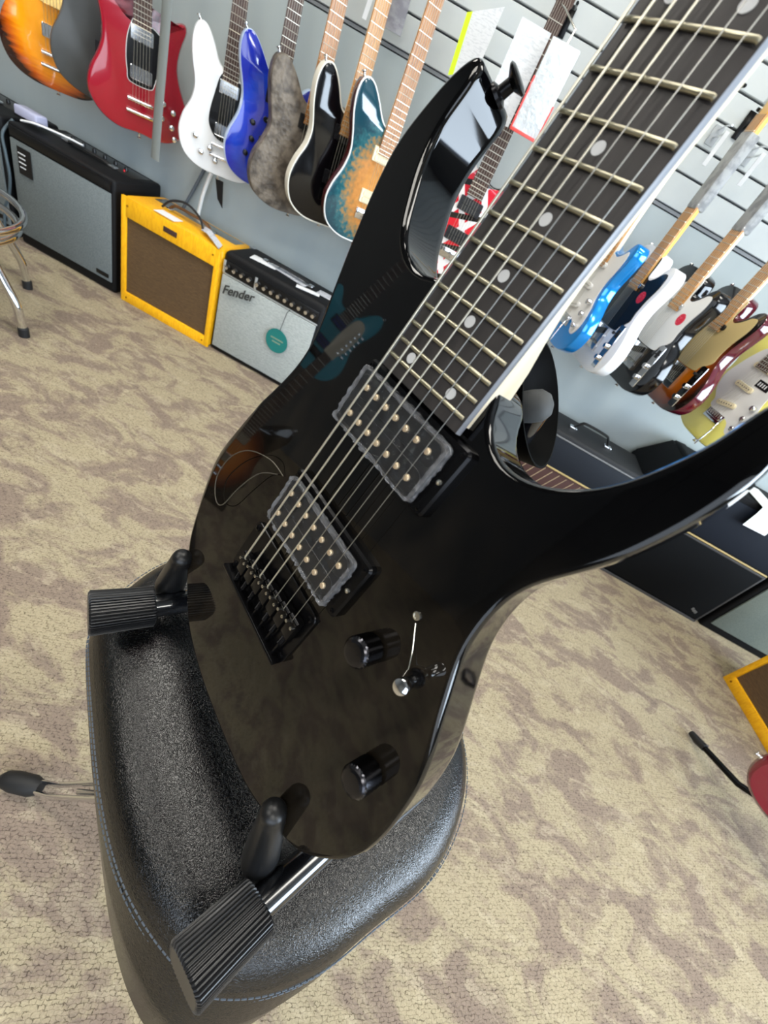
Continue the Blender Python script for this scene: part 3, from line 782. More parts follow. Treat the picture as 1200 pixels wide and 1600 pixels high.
def handle(parent, c, length, material, rise=0.03, endmat=None):
    x, y, z = c
    bm = NB(); tube(bm, spline([(x - length / 2, y, z + .004), (x - length / 2 + .02, y, z + rise * .8), (x - length / 4, y, z + rise), (x + length / 4, y, z + rise), (x + length / 2 - .02, y, z + rise * .8), (x + length / 2, y, z + .004)], 5, False), 0.008, 8, flat=(0.012, 0.005, (0, 0, 1)))
    hd_ = mesh('handle', bm, material, parent, 50)
    for s in (-1, 1):
        bm = NB(); box(bm, (x + s * length / 2, y, z + .006), (0.032, 0.026, 0.012), 0.003); mesh('handle_cap', bm, endmat or M_CHROME, hd_)
    return hd_

# -- tweed amp (used twice: by the left wall row and at the right edge)
def tweed_amp(label, loc, rotz):
    t = thing('tweed_amplifier', label, 'amplifier', loc, rotz)
    w, d, h = 0.455, 0.245, 0.424
    bm = NB(); box(bm, (0, d / 2 + .006, h / 2), (w, d - .012, h), 0.014, seg=3); mesh('cabinet', bm, M_TWEED, t, 40)
    bm = NB(); frame(bm, w, h, 0.045, -w / 2 + .022, h - .072, w / 2 - .022, 0.004, 0.003, 0.014); mesh('front_frame', bm, M_TWEED, t, 40)
    bm = NB(); box(bm, (0, 0.009, (0.045 + h - .072) / 2), (w - .044, 0.004, h - .117), 0); mesh('grille_cloth', bm, M_BROWNG, t, 0)
    bm = NB(); box(bm, (0, -0.0035, h - .036), (0.062, 0.003, 0.020), 0.0012); mesh('badge_plate', bm, M_DARKSLOT, t)
    for sx in (-1, 1):
        for zz in (h - .03, .022):
            bm = NB(); lathe(bm, [(0.004, -0.0032), (0.0034, -0.0052), (0, -0.0056)], (sx * (w / 2 - .03), 0, zz), axis='Y', n=12); mesh('front_screw', bm, mat('brass_screw', (150, 96, 30), 0.35, metal=0.8), t)
    bm = NB(); box(bm, (0, d - .06, h - .002), (w - .06, 0.075, 0.006), 0.001); mesh('control_plate', bm, M_STEEL, t)
    handle(t, (0.0, .115, h), 0.20, mat('brown_leather_handle', (96, 62, 26), 0.5), 0.03)
    return t
tw = tweed_amp('yellow tweed combo amp with brown grille between the two left amps', (-1.2875, 1.712, 0), 0)
bm = NB(); box(bm, (-1.335, 1.755, 0.4265), (0.095, 0.055, 0.0012), 0, M=None); o = mesh('paper_label', bm, M_PAPER, None, 0); tag(o, 'white paper label lying on the yellow tweed amp', 'paper')
bm = NB(); tube(bm, spline([(-1.40, 1.80, .432), (-1.36, 1.80, .470), (-1.29, 1.80, .490), (-1.22, 1.79, .470), (-1.19, 1.775, .436)], 6, False), 0.0045, 8)
o = mesh('coiled_cable', bm, M_BLACK_RUB); tag(o, 'short black cable looped over the yellow tweed amp handle', 'cable')
bm = NB(); pts = [(-1.20, 1.79, .440), (-1.16, 1.77, .446), (-1.115, 1.75, .436), (-1.075, 1.73, .4285)]
prev = None
for p in pts:
    v = [bm.verts.new((p[0] - .012, p[1] + .030, p[2])), bm.verts.new((p[0] + .012, p[1] - .030, p[2])), bm.verts.new((p[0] + .012, p[1] - .030, p[2] + .0015)), bm.verts.new((p[0] - .012, p[1] + .030, p[2] + .0015))]
    if prev:
        for j in range(4): bm.faces.new((prev[j], prev[(j + 1) % 4], v[(j + 1) % 4], v[j]))
    else: bm.faces.new(v)
    prev = v
bm.faces.new(prev[::-1])
o = mesh('price_tag', bm, M_PAPERG, None, 60); tag(o, 'grey printed price tag drooping off the yellow tweed amp', 'price tag')
tweed_amp('yellow tweed amp cut off by the right edge, beside the dark red guitar', (1.70, 1.22, 0), R(-74))

# -- silver-faced combo with the script logo
t = thing('silver_face_amplifier', 'black combo amp with silver grille, row of knobs and round teal tag', 'amplifier', (-0.822, 1.722, 0))
w, d, h = 0.475, 0.235, 0.430
bm = NB(); cabinet(bm, w, d, h, 0.02)
for v in bm.verts:
    if v.co.y < 0.08: v.co.y += 0.012 * v.co.z / h
mesh('cabinet', bm, M_TOLEX, t, 40)
tilt = Matrix.Rotation(math.atan2(.012, h), 4, 'X').inverted()
def fr(y): return -0.0002 + 0.012 * y / h
bm = NB(); box(bm, (0, -0.003 + fr(.185), .182), (w - .030, 0.008, .318), 0.003); grl = mesh('grille_cloth', bm, M_SILVERG, t, 30)
bm = NB(); box(bm, (0, -0.004 + fr(.347), .3455), (w - .026, 0.006, .006), 0.001); mesh('grille_trim', bm, M_SILVERP, t)
bm = NB(); box(bm, (0, -0.001 + fr(.375), .374), (w - .036, 0.008, .048), 0.002); pnl = mesh('control_panel', bm, M_PANELB, t)
for sx in (-.222, -.075):
    bm = NB(); box(bm, (sx, -0.006 + fr(.372), .372), (0.010, 0.004, .048), 0.0008); mesh('panel_divider', bm, M_SILVERP, t)
for i in range(13):
    kx = -0.205 + i * 0.0345 if i < 4 else -0.205 + (i + .35) * 0.0328
    bm = NB(); lathe(bm, [(0.0105, 0), (0.0100, -0.004), (0.0072, -0.006), (0.0066, -0.014), (0.0055, -0.016), (0, -0.0165)], (kx, fr(.372) - .004, .374), axis='Y', n=16); k_ = mesh('knob', bm, M_PANELB, t, 40)
    bm = NB(); lathe(bm, [(0.0082, -0.0150), (0.0078, -0.0178), (0, -0.0186)], (kx, fr(.372) - .004, .374), axis='Y', n=14); mesh('knob_cap', bm, M_CHROME, k_, 40)
text_mesh('script_logo', 'Fender', 0.052, mat('dark_script_metal', (66, 68, 68), 0.4, metal=0.4), t,
          Matrix.Translation((-0.140, -0.0095, .300)) @ Matrix.Rotation(R(90), 4, 'X') @ Matrix.Rotation(R(13), 4, 'Z'), shear=0.45, extrude=0.0015, bold=0.0006)
handle(t, (0.0, .12, h), 0.21, M_BLACK_RUB, 0.018)
# small metal corners
for sx in (-1, 1):
    bm = NB(); box(bm, (sx * (w / 2 - .012), d - .02, h - .006), (0.028, 0.04, 0.016), 0.005); mesh('corner_cap', bm, M_CHROME, t)
o = thing('hang_tag', 'round teal hang tag on a cord over the silver grille', 'tag', (-0.744, 1.712, 0.336))
bm = NB(); lathe(bm, [(0, 0.0), (0.0515, 0.0), (0.052, -0.001), (0.0515, -0.002), (0, -0.002)], (0.0, 0, -0.135), axis='Y', n=36); mesh('disc', bm, mat('teal_card', (24, 112, 108), 0.5), o, 40)
bm = NB(); tube(bm, [(0.022, 0.004, 0.014), (0.014, -0.001, 0.0), (0.003, -0.001, -0.088)], 0.0014, 6); mesh('cord', bm, M_BLACK_PL, o)
for zz, ww in ((-0.127, 0.060), (-0.142, 0.040)):
    bm = NB(); box(bm, (0, -0.0023, zz), (ww, 0.0006, 0.006), 0); mesh('print_line', bm, mat('pale_print', (120, 140, 120), 0.6), o, 0)
# papers and leaflets on its top
PAP = [(-0.93, 1.83, 12, .11, .06, 'white', 'white leaflet lying at the left end of the silver amp top'), (-0.80, 1.85, -8, .15, .07, 'grey', 'printed grey leaflet lying on the middle of the silver amp top'),
       (-0.70, 1.79, 20, .10, .035, 'white', 'narrow white paper strip near the front of the silver amp top'), (-0.635, 1.85, 5, .085, .06, 'grey', 'crumpled grey leaflet at the right end of the silver amp top')]
for i, (x, y, rz, a, b, c, lab) in enumerate(PAP):
    bm = NB(); box(bm, (0, 0, 0), (a, b, 0.0016), 0)
    o = mesh('leaflet', bm, M_PAPER if c == 'white' else M_PAPERG, None, 0); o.location = (x, y, h + 0.0022 + (0.018 if i == 1 else 0) * 0); o.rotation_euler = (0, 0, R(rz)); tag(o, lab, 'leaflet', 'papers on the silver amp')

# -- left grey-grille combo and its neighbour
def grey_combo(name, label, x0, x1, h, tag_on):
    w, d = x1 - x0, 0.27
    t = thing(name, label, 'amplifier', ((x0 + x1) / 2, 1.722, 0))
    bm = NB(); cabinet(bm, w, d, h, 0.013); mesh('cabinet', bm, M_TOLEX, t, 40)
    bm = NB(); box(bm, (0, -0.002, (0.045 + h - .052) / 2), (w - .028, 0.010, h - .097), 0.003); mesh('grille_cloth', bm, M_GREYG, t, 30)
    bm = NB(); box(bm, (0, -0.003, h - .028), (w - .03, 0.008, .034), 0.002); mesh('front_bar', bm, M_PANELB, t)
    bm = NB(); box(bm, (w / 2 - .055, -0.009, .068), (0.062, 0.004, .017), 0.001); mesh('logo_plate', bm, M_PANELB, t)
    bm = NB(); box(bm, (0.01, d - .085, h - .001), (w - .09, 0.11, .004), 0.001); mesh('rear_control_panel', bm, mat('brushed_dark_panel', (52, 50, 48), 0.3, metal=0.5), t)
    for i in range(6):
        bm = NB(); lathe(bm, [(0.008, 0), (0.007, .012), (0.006, .014), (0, .0145)], (-w / 2 + .12 + i * .052, d - .085, h + .001), n=14); mesh('knob', bm, M_BLACK_PL, t)
    handle(t, (0.02, .12, h), 0.22, M_BLACK_RUB, 0.012)
    return t
gc = grey_combo('combo_amplifier', 'black combo amp with grey grille left of the yellow tweed amp', -2.045, -1.556, 0.452, True)
grey_combo('combo_amplifier', 'black amp with grey grille cut off by the left edge', -2.62, -2.075, 0.452, False)
bm = NB(); lathe(bm, [(0.0035, 0), (0.0032, .007), (0, .008)], (-1.655, 1.885, .4525), n=12); o = mesh('pilot_lamp', bm, mat('red_lens', (214, 40, 50), 0.2), None); o.parent = gc; o.matrix_parent_inverse = Matrix.Translation(gc.location).inverted()
# black card with white lines hanging on its grille
o = thing('information_card', 'black printed card hanging on the grey grille of the left amp', 'card', (-1.965, 1.711, 0.385))
bm = NB(); box(bm, (0, 0, -0.048), (0.062, 0.002, 0.096), 0.0005); mesh('card', bm, M_BLACK_PL, o, 0)
for i, ww in enumerate((.034, .030, .034, .026)):
    bm = NB(); box(bm, (-0.010, -0.0014, -0.022 - i * .016), (ww, 0.0006, 0.004), 0); mesh('print_line', bm, M_PAPER, o, 0)
# power supply box and white plug lead on the left amp
o = thing('power_supply', 'pale blue-grey power supply box standing on the left amp', 'power supply', (-2.01, 1.80, 0.4665))
bm = NB(); box(bm, (0, 0, 0.019), (0.105, 0.055, 0.038), 0.008, seg=3); mesh('case', bm, mat('pale_blue_plastic', (176, 178, 204), 0.4), o, 40)
bm = NB(); box(bm, (0, -0.002, 0.004), (0.100, 0.056, 0.008), 0.002); mesh('base', bm, M_BLACK_PL, o)
bm = NB(); tube(bm, spline([(-1.985, 1.735, .472), (-1.93, 1.750, .484), (-1.86, 1.80, .482), (-1.80, 1.83, .478)], 6, False), 0.006, 8, flat=(0.008, 0.004, (0, 0, 1)))
o = mesh('white_strap', bm, M_PAPER, None, 50); tag(o, 'white strap lying along the top of the left amp', 'strap')
bm = NB(); tube(bm, spline([(-2.055, 1.76, .450), (-2.058, 1.712, .40), (-2.035, 1.694, .34), (-2.025, 1.690, .26), (-2.045, 1.690, .18), (-2.075, 1.690, .12), (-2.09, 1.685, .006)], 6, False), 0.0055, 8)
o = mesh('power_cable', bm, mat('slate_cable', (70, 84, 92), 0.5), None, 60); tag(o, 'slate grey cable hanging down between the two left amps', 'cable')

# -- right-hand row
t = thing('piped_amplifier', 'dark combo amp with gold piping in front of the back wall, right of centre', 'amplifier', (1.297, 1.722, 0))
w, d, h = 0.600, 0.26, 0.60
bm = NB(); cabinet(bm, w, d, h, 0.012); mesh('cabinet', bm, M_TOLEX_D, t, 40)
bm = NB(); box(bm, (0, -0.002, 0.190), (w - .03, 0.008, .338), 0.002); mesh('grille_cloth', bm, mat('black_grille_cloth', (7, 9, 12), 0.8, spec=.15), t)
bm = NB(); box(bm, (0, -0.004, 0.367), (w - .028, 0.008, .007), 0.002); mesh('piping', bm, M_GOLD, t)
bm = NB(); frame(bm, w - .022, .36, .012, -w / 2 + .019, .352, w / 2 - .019, -0.0035, 0.001, 0.006); mesh('grille_bead', bm, mat('dark_bead', (62, 62, 64), 0.4), t)
bm = NB(); box(bm, (0, -0.002, 0.476), (w - .03, 0.008, .200), 0.002); mesh('front_panel', bm, mat('navy_vinyl', (8, 16, 28), 0.7, spec=.25), t)
bm = NB()
for ex, ez, ew in ((-.012, .006, .010), (.0, .0, .012), (.012, -.004, .010)): box(bm, (.235 + ex, -0.0065, .055 + ez), (ew, 0.002, .014), 0.0008, seg=1)
mesh('emblem', bm, mat('dim_grey_mark', (92, 92, 92), 0.4), t)
bm = NB(); pp = [(-.0, .20, .0), (.0, .0, .0), (.0, -.006, -.03), (.0, -.010, -.09)]; prev = None
for p in pp:
    v = [bm.verts.new((p[0] - .055, p[1], p[2])), bm.verts.new((p[0] + .055, p[1], p[2])), bm.verts.new((p[0] + .055, p[1] + .0012, p[2] + .0015)), bm.verts.new((p[0] - .055, p[1] + .0012, p[2] + .0015))]
    if prev:
        for j in range(4): bm.faces.new((prev[j], prev[(j + 1) % 4], v[(j + 1) % 4], v[j]))
    else: bm.faces.new(v)
    prev = v
bm.faces.new(prev[::-1])
o = mesh('paper_sheet', bm, M_PAPER, None, 30); o.location = (1.345, 1.7055, 0.6035); o.rotation_euler = (0, 0, R(8)); tag(o, 'white paper sheet drooping over the top edge of the piped dark amp', 'paper')
t = thing('speaker_cabinet', 'black speaker cabinet with green-grey grille at the right edge', 'amplifier', (1.935, 1.722, 0))
w, h = 0.64, 0.56
bm = NB(); cabinet(bm, w, .26, h, 0.012); mesh('cabinet', bm, M_TOLEX_D, t, 40)
bm = NB(); box(bm, (0, -0.002, 0.285), (w - .05, 0.008, .49), 0.002); mesh('grille_cloth', bm, M_GREENG, t)

t = thing('small_amplifier', 'small black amp with top handle and gold-edged brown grille beneath the hanging guitars', 'amplifier', (0.690, 1.742, 0))
w, d, h = 0.53, 0.23, 0.462
bm = NB(); cabinet(bm, w, d, h, 0.010); mesh('cabinet', bm, mat('charcoal_tolex', (36, 37, 39), 0.6, spec=.3, bump=('noise', 300, .3, .002)), t, 40)
bm = NB(); box(bm, (0, -0.003, 0.375), (w - .02, 0.010, .125), 0.002); mesh('front_panel', bm, mat('slate_vinyl', (24, 29, 37), 0.6, spec=.25), t)
bm = NB(); box(bm, (0, -0.006, 0.442), (w, 0.008, .006), 0.002); mesh('top_bead', bm, mat('grey_bead', (110, 112, 114), 0.4), t)
bm = NB(); box(bm, (0, -0.006, 0.309), (w - .03, 0.008, .008), 0.002); mesh('piping', bm, M_GOLD, t)
bm = NB(); box(bm, (0, -0.002, 0.165), (w - .03, 0.006, .275), 0.001); gq = mesh('grille_cloth', bm, M_OXB, t)
bm = NB()
for i in range(-11, 24):
    for s in (-1, 1):
        a = Vector((-.24 + i * .035, -.0055, .03)); b = a + Vector((s * .10, 0, .265))
        def cut(a, b):
            for _ in (0, 1):
                if a.x < -.245 or a.x > .245:
                    lim = -.245 if a.x < -.245 else .245; f = (lim - a.x) / (b.x - a.x) if b.x != a.x else 2
                    if not 0 < f < 1: return None
                    a = a.lerp(b, f)
                a, b = b, a
            return a, b
        r_ = cut(a, b)
        if r_ and s == 1: tube(bm, [r_[0], r_[1]], 0.0016, 4)
mesh('grille_thread', bm, mat('pale_thread', (176, 158, 128), 0.6), t)
handle(t, (-.045, .10, h), 0.17, M_BLACK_RUB, 0.045)
t = thing('floor_monitor', 'black wedge monitor standing behind the small black amp', 'speaker', (1.03, 1.90, 0))
bm = NB(); P = [Vector(p + (0,)) for p in ((-.13, 0), (.15, 0), (.15, .50), (.03, .595), (-.03, .590), (-.13, .47))]
r0 = [bm.verts.new((p.x, -.12, p.y)) for p in P]; r1 = [bm.verts.new((p.x, .12, p.y)) for p in P]
for j in range(6): bm.faces.new((r0[j], r0[(j + 1) % 6], r1[(j + 1) % 6], r1[j]))
bm.faces.new(r0[::-1]); bm.faces.new(r1)
bmesh.ops.bevel(bm, geom=bm.edges[:], offset=0.008, segments=2, affect='EDGES')
mesh('cabinet', bm, M_TOLEX_D, t, 40)
bm = NB(); box(bm, (0.01, -.123, .24), (0.22, 0.006, .36), 0.002); mesh('grille', bm, M_BLACK_MET, t)

# ------------------------------------------------------------------ chrome bar stool at the left edge
t = thing('bar_stool', 'chrome bar stool with foot ring cut off by the left edge', 'stool', (-1.80, 1.12, 0))
feet = [(-1.412, 1.152), (-1.687, 1.42), (-2.15, 1.10), (-1.82, .72)]
ang = [math.atan2(y - 1.12, x + 1.80) for x, y in feet]
for (x, y), a in zip(feet, ang):
    dx, dy = x + 1.80, y - 1.12
    bm = NB(); tube(bm, spline([(dx * .30, dy * .30, .70), (dx * .52, dy * .52, .45), (dx * .82, dy * .82, .218), (dx * .955, dy * .955, .118), (dx * .985, dy * .985, .07), (dx * .995, dy * .995, .02)], 5, False), 0.0135, 12); lg = mesh('leg', bm, M_CHROME, t, 50)
    bm = NB(); lathe(bm, [(0.0165, 0), (0.0165, .03), (0.013, .034)], (dx, dy, 0), n=16); mesh('rubber_foot', bm, M_BLACK_RUB, lg)
for zz, rr, nm in ((.305, .318, 'foot_ring'), (.265, .300, 'lower_ring')):
    bm = NB(); tube(bm, [(rr * math.cos(2 * math.pi * i / 48), rr * math.sin(2 * math.pi * i / 48), zz) for i in range(48)], 0.012, 10, closed=True); mesh(nm, bm, M_CHROME, t, 50)
bm = NB(); lathe(bm, [(0.0, .70), (.17, .70), (.185, .715), (.185, .75), (.165, .765), (0, .77)], n=36); mesh('seat', bm, M_LEATHER, t, 50)

# ------------------------------------------------------------------ guitars hanging on the back wall
STRAT = [(0, 0), (.08, .005), (.135, .037), (.156, .095), (.143, .155), (.120, .205), (.117, .25), (.132, .30), (.143, .345), (.133, .374), (.108, .370), (.078, .340), (.048, .328), (.030, .333), (-.028, .350), (-.045, .362),
         (-.075, .400), (-.108, .432), (-.138, .432), (-.152, .395), (-.146, .345), (-.130, .295), (-.121, .25), (-.130, .20), (-.154, .145), (-.162, .092), (-.140, .035), (-.08, .004)]
TELE = [(0, 0), (.09, .003), (.145, .032), (.163, .09), (.150, .15), (.127, .20), (.124, .25), (.138, .30), (.147, .345), (.132, .376), (.102, .372), (.074, .343), (.048, .326), (.032, .332), (.030, .385), (.0, .398),
        (-.045, .405), (-.10, .404), (-.136, .380), (-.146, .335), (-.134, .285), (-.124, .245), (-.128, .20), (-.150, .15), (-.163, .09), (-.145, .032), (-.09, .003)]
SGB = [(0, .004), (.07, .0), (.130, .024), (.165, .075), (.158, .135), (.130, .195), (.117, .245), (.124, .300), (.140, .350), (.133, .372), (.105, .362), (.070, .335), (.045, .318), (.028, .320), (-.028, .320),
       (-.045, .325), (-.075, .348), (-.110, .382), (-.142, .394), (-.148, .365), (-.128, .305), (-.120, .245), (-.132, .195), (-.160, .135), (-.166, .075), (-.130, .024), (-.07, .0)]
DC = [(0, 0), (.085, .006), (.140, .040), (.160, .10), (.146, .16), (.122, .21), (.117, .255), (.128, .305), (.130, .350), (.112, .378), (.088, .362), (.064, .330), (.042, .318), (.028, .325), (-.028, .335), (-.045, .352),
      (-.068, .395), (-.098, .428), (-.126, .420), (-.140, .375), (-.134, .315), (-.120, .26), (-.126, .21), (-.150, .16), (-.163, .10), (-.142, .038), (-.085, .005)]
OFFB = [(0, 0), (.07, .012), (.125, .05), (.145, .105), (.135, .165), (.115, .215), (.118, .265), (.132, .310), (.132, .35), (.108, .372), (.080, .350), (.055, .322), (.030, .320), (-.028, .330), (-.048, .345),
        (-.080, .385), (-.118, .415), (-.150, .40), (-.158, .35), (-.145, .29), (-.132, .235), (-.148, .185), (-.172, .135), (-.176, .08), (-.150, .028), (-.08, .0)]

WH = {'n': 0}
M_IVORY = mat('aged_cream_plastic', (226, 214, 178), 0.4)
M_WGUARD = mat('white_guard', (222, 222, 220), 0.3)
M_BGUARD = mat('black_guard', (12, 12, 14), 0.15, coat=0.5)
M_TAN = mat('tan_guard', (206, 184, 130), 0.35)
M_ROSE = mat('rosewood_board', (74, 50, 40), 0.5, noise=(30, (58, 38, 31), (4, 1, 1), .4, .65))
M_MAPB = mat('maple_board', (196, 144, 84), 0.35, noise=(24, (170, 118, 62), (5, 1, 1), .4, .7))
M_MAPD = mat('roasted_maple_board', (176, 122, 66), 0.35, noise=(24, (146, 94, 46), (5, 1, 1), .4, .7))
M_MAPG = mat('golden_maple', (240, 190, 96), 0.35)
M_WFRET = mat('wall_fret_wire', (212, 206, 190), 0.3, metal=0.8)

def wall_guitar(label, outline, bodym, pos, yaw, sidem=None, board=M_MAPB, neckm=M_MAPLE, pickups=(), guard=None, knobs=(), knobm=None, bridge='hard', dep=0.045, bev=0.006,
                group=None, extra=None, name='electric_guitar', lean=0.0, binding=None, scale=1.0, headm=None, strapc=True, sleeve=None, fpup=.094, hook=True):
    x, y, z = pos
    mw = Matrix.Translation((x, y, z)) @ Matrix.Rotation(R(yaw), 4, 'Z') @ Matrix.Rotation(R(lean), 4, 'Y') @ Matrix.Rotation(R(90), 4, 'X') @ Matrix.Scale(scale, 4)
    t = thing(name, label, 'guitar', mw=mw, group=group)
    P = relax(resample(spline(outline, 6), 120), 1)
    bm = NB()
    slab(bm, P, [(bev, -dep), (bev * .3, -dep + bev * .3), (0, -dep + bev), (0, -bev), (bev * .3, -bev * .3)])
    mesh('body', bm, sidem or bodym, t, 45)
    bm = NB(); Q = inset(P, bev * .3); slab(bm, Q, [(0, -bev * .3 - .0002), (bev * .7, 0.0)]); mesh('top', bm, bodym, t, 45)
    if binding:
        bm = NB(); tube(bm, [(p.x, p.y, -bev * .5) for p in inset(P, 0.0005)], 0.003, 6, closed=True, flat=(0.003, 0.0035, (0, 0, 1))); mesh('binding', bm, binding, t, 60)
    ny = 0.10 + 0.648
    # neck, board, frets, headstock
    bm = NB(); prev = None
    for yy in (0.30, 0.36, 0.42, ny):
        w = 0.0285 - 0.0075 * (yy - .25) / .5; dp = 0.021 if yy > .40 else 0.024
        ring = [bm.verts.new((w * math.cos(math.pi * i / 8), yy, 0.005 - dp * math.sin(math.pi * i / 8))) for i in range(9)]
        if prev:
            for j in range(8): bm.faces.new((prev[j], prev[j + 1], ring[j + 1], ring[j]))
            bm.faces.new((prev[8], prev[0], ring[0], ring[8]))
        else: bm.faces.new(ring)
        prev = ring
    bm.faces.new(prev[::-1]); nk = mesh('neck', bm, neckm, t, 50)
    bm = NB(); v = []
    ye = 0.10 + 0.648 * 2 ** (-22.4 / 12)
    for zz, yy, w in ((0.0052, ye, .0288), (0.0115, ye, .0284), (0.0115, ny, .0212), (0.0052, ny, .0216)): v.append((bm.verts.new((-w, yy, zz)), bm.verts.new((w, yy, zz))))
    for i in range(4):
        a, b = v[i], v[(i + 1) % 4]; bm.faces.new((a[0], a[1], b[1], b[0]))
    bm.faces.new([q[0] for q in v]); bm.faces.new([q[1] for q in v][::-1]); mesh('fingerboard', bm, board, t, 0)
    bm = NB()
    for n in range(1, 23):
        yy = 0.10 + 0.648 * 2 ** (-n / 12); w = .0286 - .0074 * (yy - ye) / (ny - ye)
        tube(bm, [(-w, yy, .0116), (w, yy, .0116)], .001, 6)
    tag(mesh('fret_set', bm, M_WFRET, t, 60), kind='stuff')
    hp = spline([(-.021, ny - .003), (.021, ny - .003), (.026, ny + .03), (.03, ny + .10), (.022, ny + .17), (-.005, ny + .185), (-.03, ny + .16), (-.036, ny + .07), (-.026, ny + .02)], 4)
    bm = NB(); slab(bm, hp, [(.001, -.009), (0, -.008), (0, .004), (.001, .005)]); hd_ = mesh('headstock', bm, headm or neckm, t, 40)
    for i in range(6):
        bm = NB(); yy = ny + .035 + i * .022
        lathe(bm, [(.0045, .005), (.0045, .008), (.0025, .009), (.0025, .016), (0, .016)], (-.018 - i * .0005, yy, 0), n=10); box(bm, (-.042, yy, -.002), (.016, .010, .006), .002); mesh('tuner', bm, M_CHROME, hd_, 40)
    # strings
    for i in range(6):
        xb = -.026 + i * .0104; xn = -.017 + i * .0068
        bm = NB(); tube(bm, [(xb, fpup, .010), (xb, .102, .0135), (xn, ny, .0135), (-.018, ny + .035 + i * .022, .011)], .0005, 5); mesh('string', bm, M_STRING, t, 60)
    # guard
    gz = 0.0
    if guard:
        gp = spline(guard[0], 5); bm = NB(); slab(bm, gp, [(0, 0.0002), (0.0006, 0.0026)]); mesh('pickguard', bm, guard[1], t, 40); gz = .0026
    for pk in pickups:
        kind, px, py, rot, pm = pk[:5]
        Mx = Matrix.Translation((px, py, gz)) @ Matrix.Rotation(R(rot), 4, 'Z')
        if kind == 'hb':
            bm = NB(); slab(bm, roundrect(.086, .042, .004, 3), [(0, 0), (.001, .006)]); bm.transform(Mx); rg = mesh('pickup', bm, pk[5] if len(pk) > 5 else M_BLACK_PL, t, 40)
            bm = NB(); slab(bm, roundrect(.070, .0165, .006, 4, (0, .0095)), [(0, .005), (.001, .0095)]); bm.transform(Mx); mesh('bobbin', bm, pm, rg, 40)
            bm = NB(); slab(bm, roundrect(.070, .0165, .006, 4, (0, -.0095)), [(0, .005), (.001, .0095)]); bm.transform(Mx); mesh('bobbin', bm, pm, rg, 40)
        elif kind == 'hbc':
            bm = NB(); slab(bm, roundrect(.070, .038, .004, 3), [(0, 0), (0, .008), (.0015, .0095)]); bm.transform(Mx); mesh('pickup', bm, pm, t, 40)
        else:
            bm = NB(); slab(bm, roundrect(.078, .018, .0085, 5), [(0, 0), (0, .007), (.001, .008)]); bm.transform(Mx); rg = mesh('pickup', bm, pm, t, 40)
            bm = NB()
            for i in range(6): lathe(bm, [(.0024, .008), (.0024, .0092), (0, .0093)], (-.026 + i * .0104, 0, 0), n=8)
            bm.transform(Mx); tag(mesh('pole_set', bm, M_STEEL, rg, 40), kind='stuff')
    km = knobm or M_CHROME
    for kx, ky in knobs:
        bm = NB(); lathe(bm, [(.0098, gz), (.0094, gz + .010), (.0088, gz + .015), (.007, gz + .0165), (0, gz + .017)], (kx, ky, 0), n=18); mesh('knob', bm, km, t, 40)
    if bridge == 'trem':
        bm = NB(); box(bm, (0, .094, .003), (.082, .034, .006), .0015); box(bm, (0, .099, .008), (.066, .018, .006), .001); br = mesh('bridge', bm, M_CHROME, t, 40)
        bm = NB(); tube(bm, [(.040, .10, .006), (.050, .09, .020), (.060, .06, .030), (.058, -.005, .034)], .0028, 8); mesh('tremolo_arm', bm, M_CHROME, br, 50)
    elif bridge == 'black':
        bm = NB(); box(bm, (0, .094, .005), (.088, .036, .010), .002); mesh('bridge', bm, M_HW, t, 40)
    elif bridge == 'tele':
        bm = NB(); box(bm, (0, .105, .0025), (.084, .085, .003), .0008); box(bm, (-.0415, .105, .006), (.002, .085, .010)); box(bm, (.0415, .105, .006), (.002, .085, .010)); br = mesh('bridge', bm, M_CHROME, t, 40)
        for i in range(3):
            bm = NB(); cyl(bm, (-.031 + i * .0215, .088, .008), (-.012 + i * .0215, .088, .008), .004, n=12); mesh('saddle', bm, M_STEEL, br, 40)
        Mx = Matrix.Translation((0, .128, .003)) @ Matrix.Rotation(R(15), 4, 'Z')
        bm = NB(); slab(bm, roundrect(.072, .021, .009, 5), [(0, 0), (.001, .007)]); bm.transform(Mx); mesh('pickup', bm, M_BLACK_PL, t, 40)
        bm = NB(); slab(bm, roundrect(.033, .155, .006, 4, (.100, .105)), [(0, 0), (.001, .0022)]); cp = mesh('control_plate', bm, M_CHROME, t, 40)
        for yy in (.062, .105):
            bm = NB(); lathe(bm, [(.0095, .002), (.0093, .015), (.0080, .0175), (0, .018)], (.100, yy, 0), n=18); mesh('knob', bm, M_CHROME, cp, 40)
        bm = NB(); box(bm, (.100, .152, .004), (.006, .026, .004)); tube(bm, [(.100, .152, .004), (.100, .150, .016)], .0022, 8); box(bm, (.100, .150, .019), (.008, .010, .008), .002); mesh('switch', bm, M_BLACK_PL, cp, 40)
    else:
        bm = NB(); cyl(bm, (-.041, .102, .006), (.041, .102, .006), .0062, n=12); box(bm, (0, .102, .004), (.080, .010, .008), .001); mesh('bridge', bm, M_CHROME, t, 40)
        bm = NB(); cyl(bm, (-.044, .066, .006), (.044, .066, .006), .006, n=12); mesh('tailpiece', bm, M_CHROME, t, 40)
    for d_, q in (((-.6, 1, 0), None), ((0, -1, 0), (0, .001, -dep / 2))):
        if q is None:
            top = max(P, key=lambda p: p.y - p.x * .5); q = (top.x, top.y - .001, -dep / 2)
        bm = NB(); Mx = Matrix.Translation(q) @ Vector((0, 0, 1)).rotation_difference(Vector(d_).normalized()).to_matrix().to_4x4()
        lathe(bm, [(.006, -.001), (.004, .002), (.004, .009), (.0075, .012), (.0075, .014), (0, .015)], n=12, M=Mx); mesh('strap_button', bm, M_CHROME, t, 40)
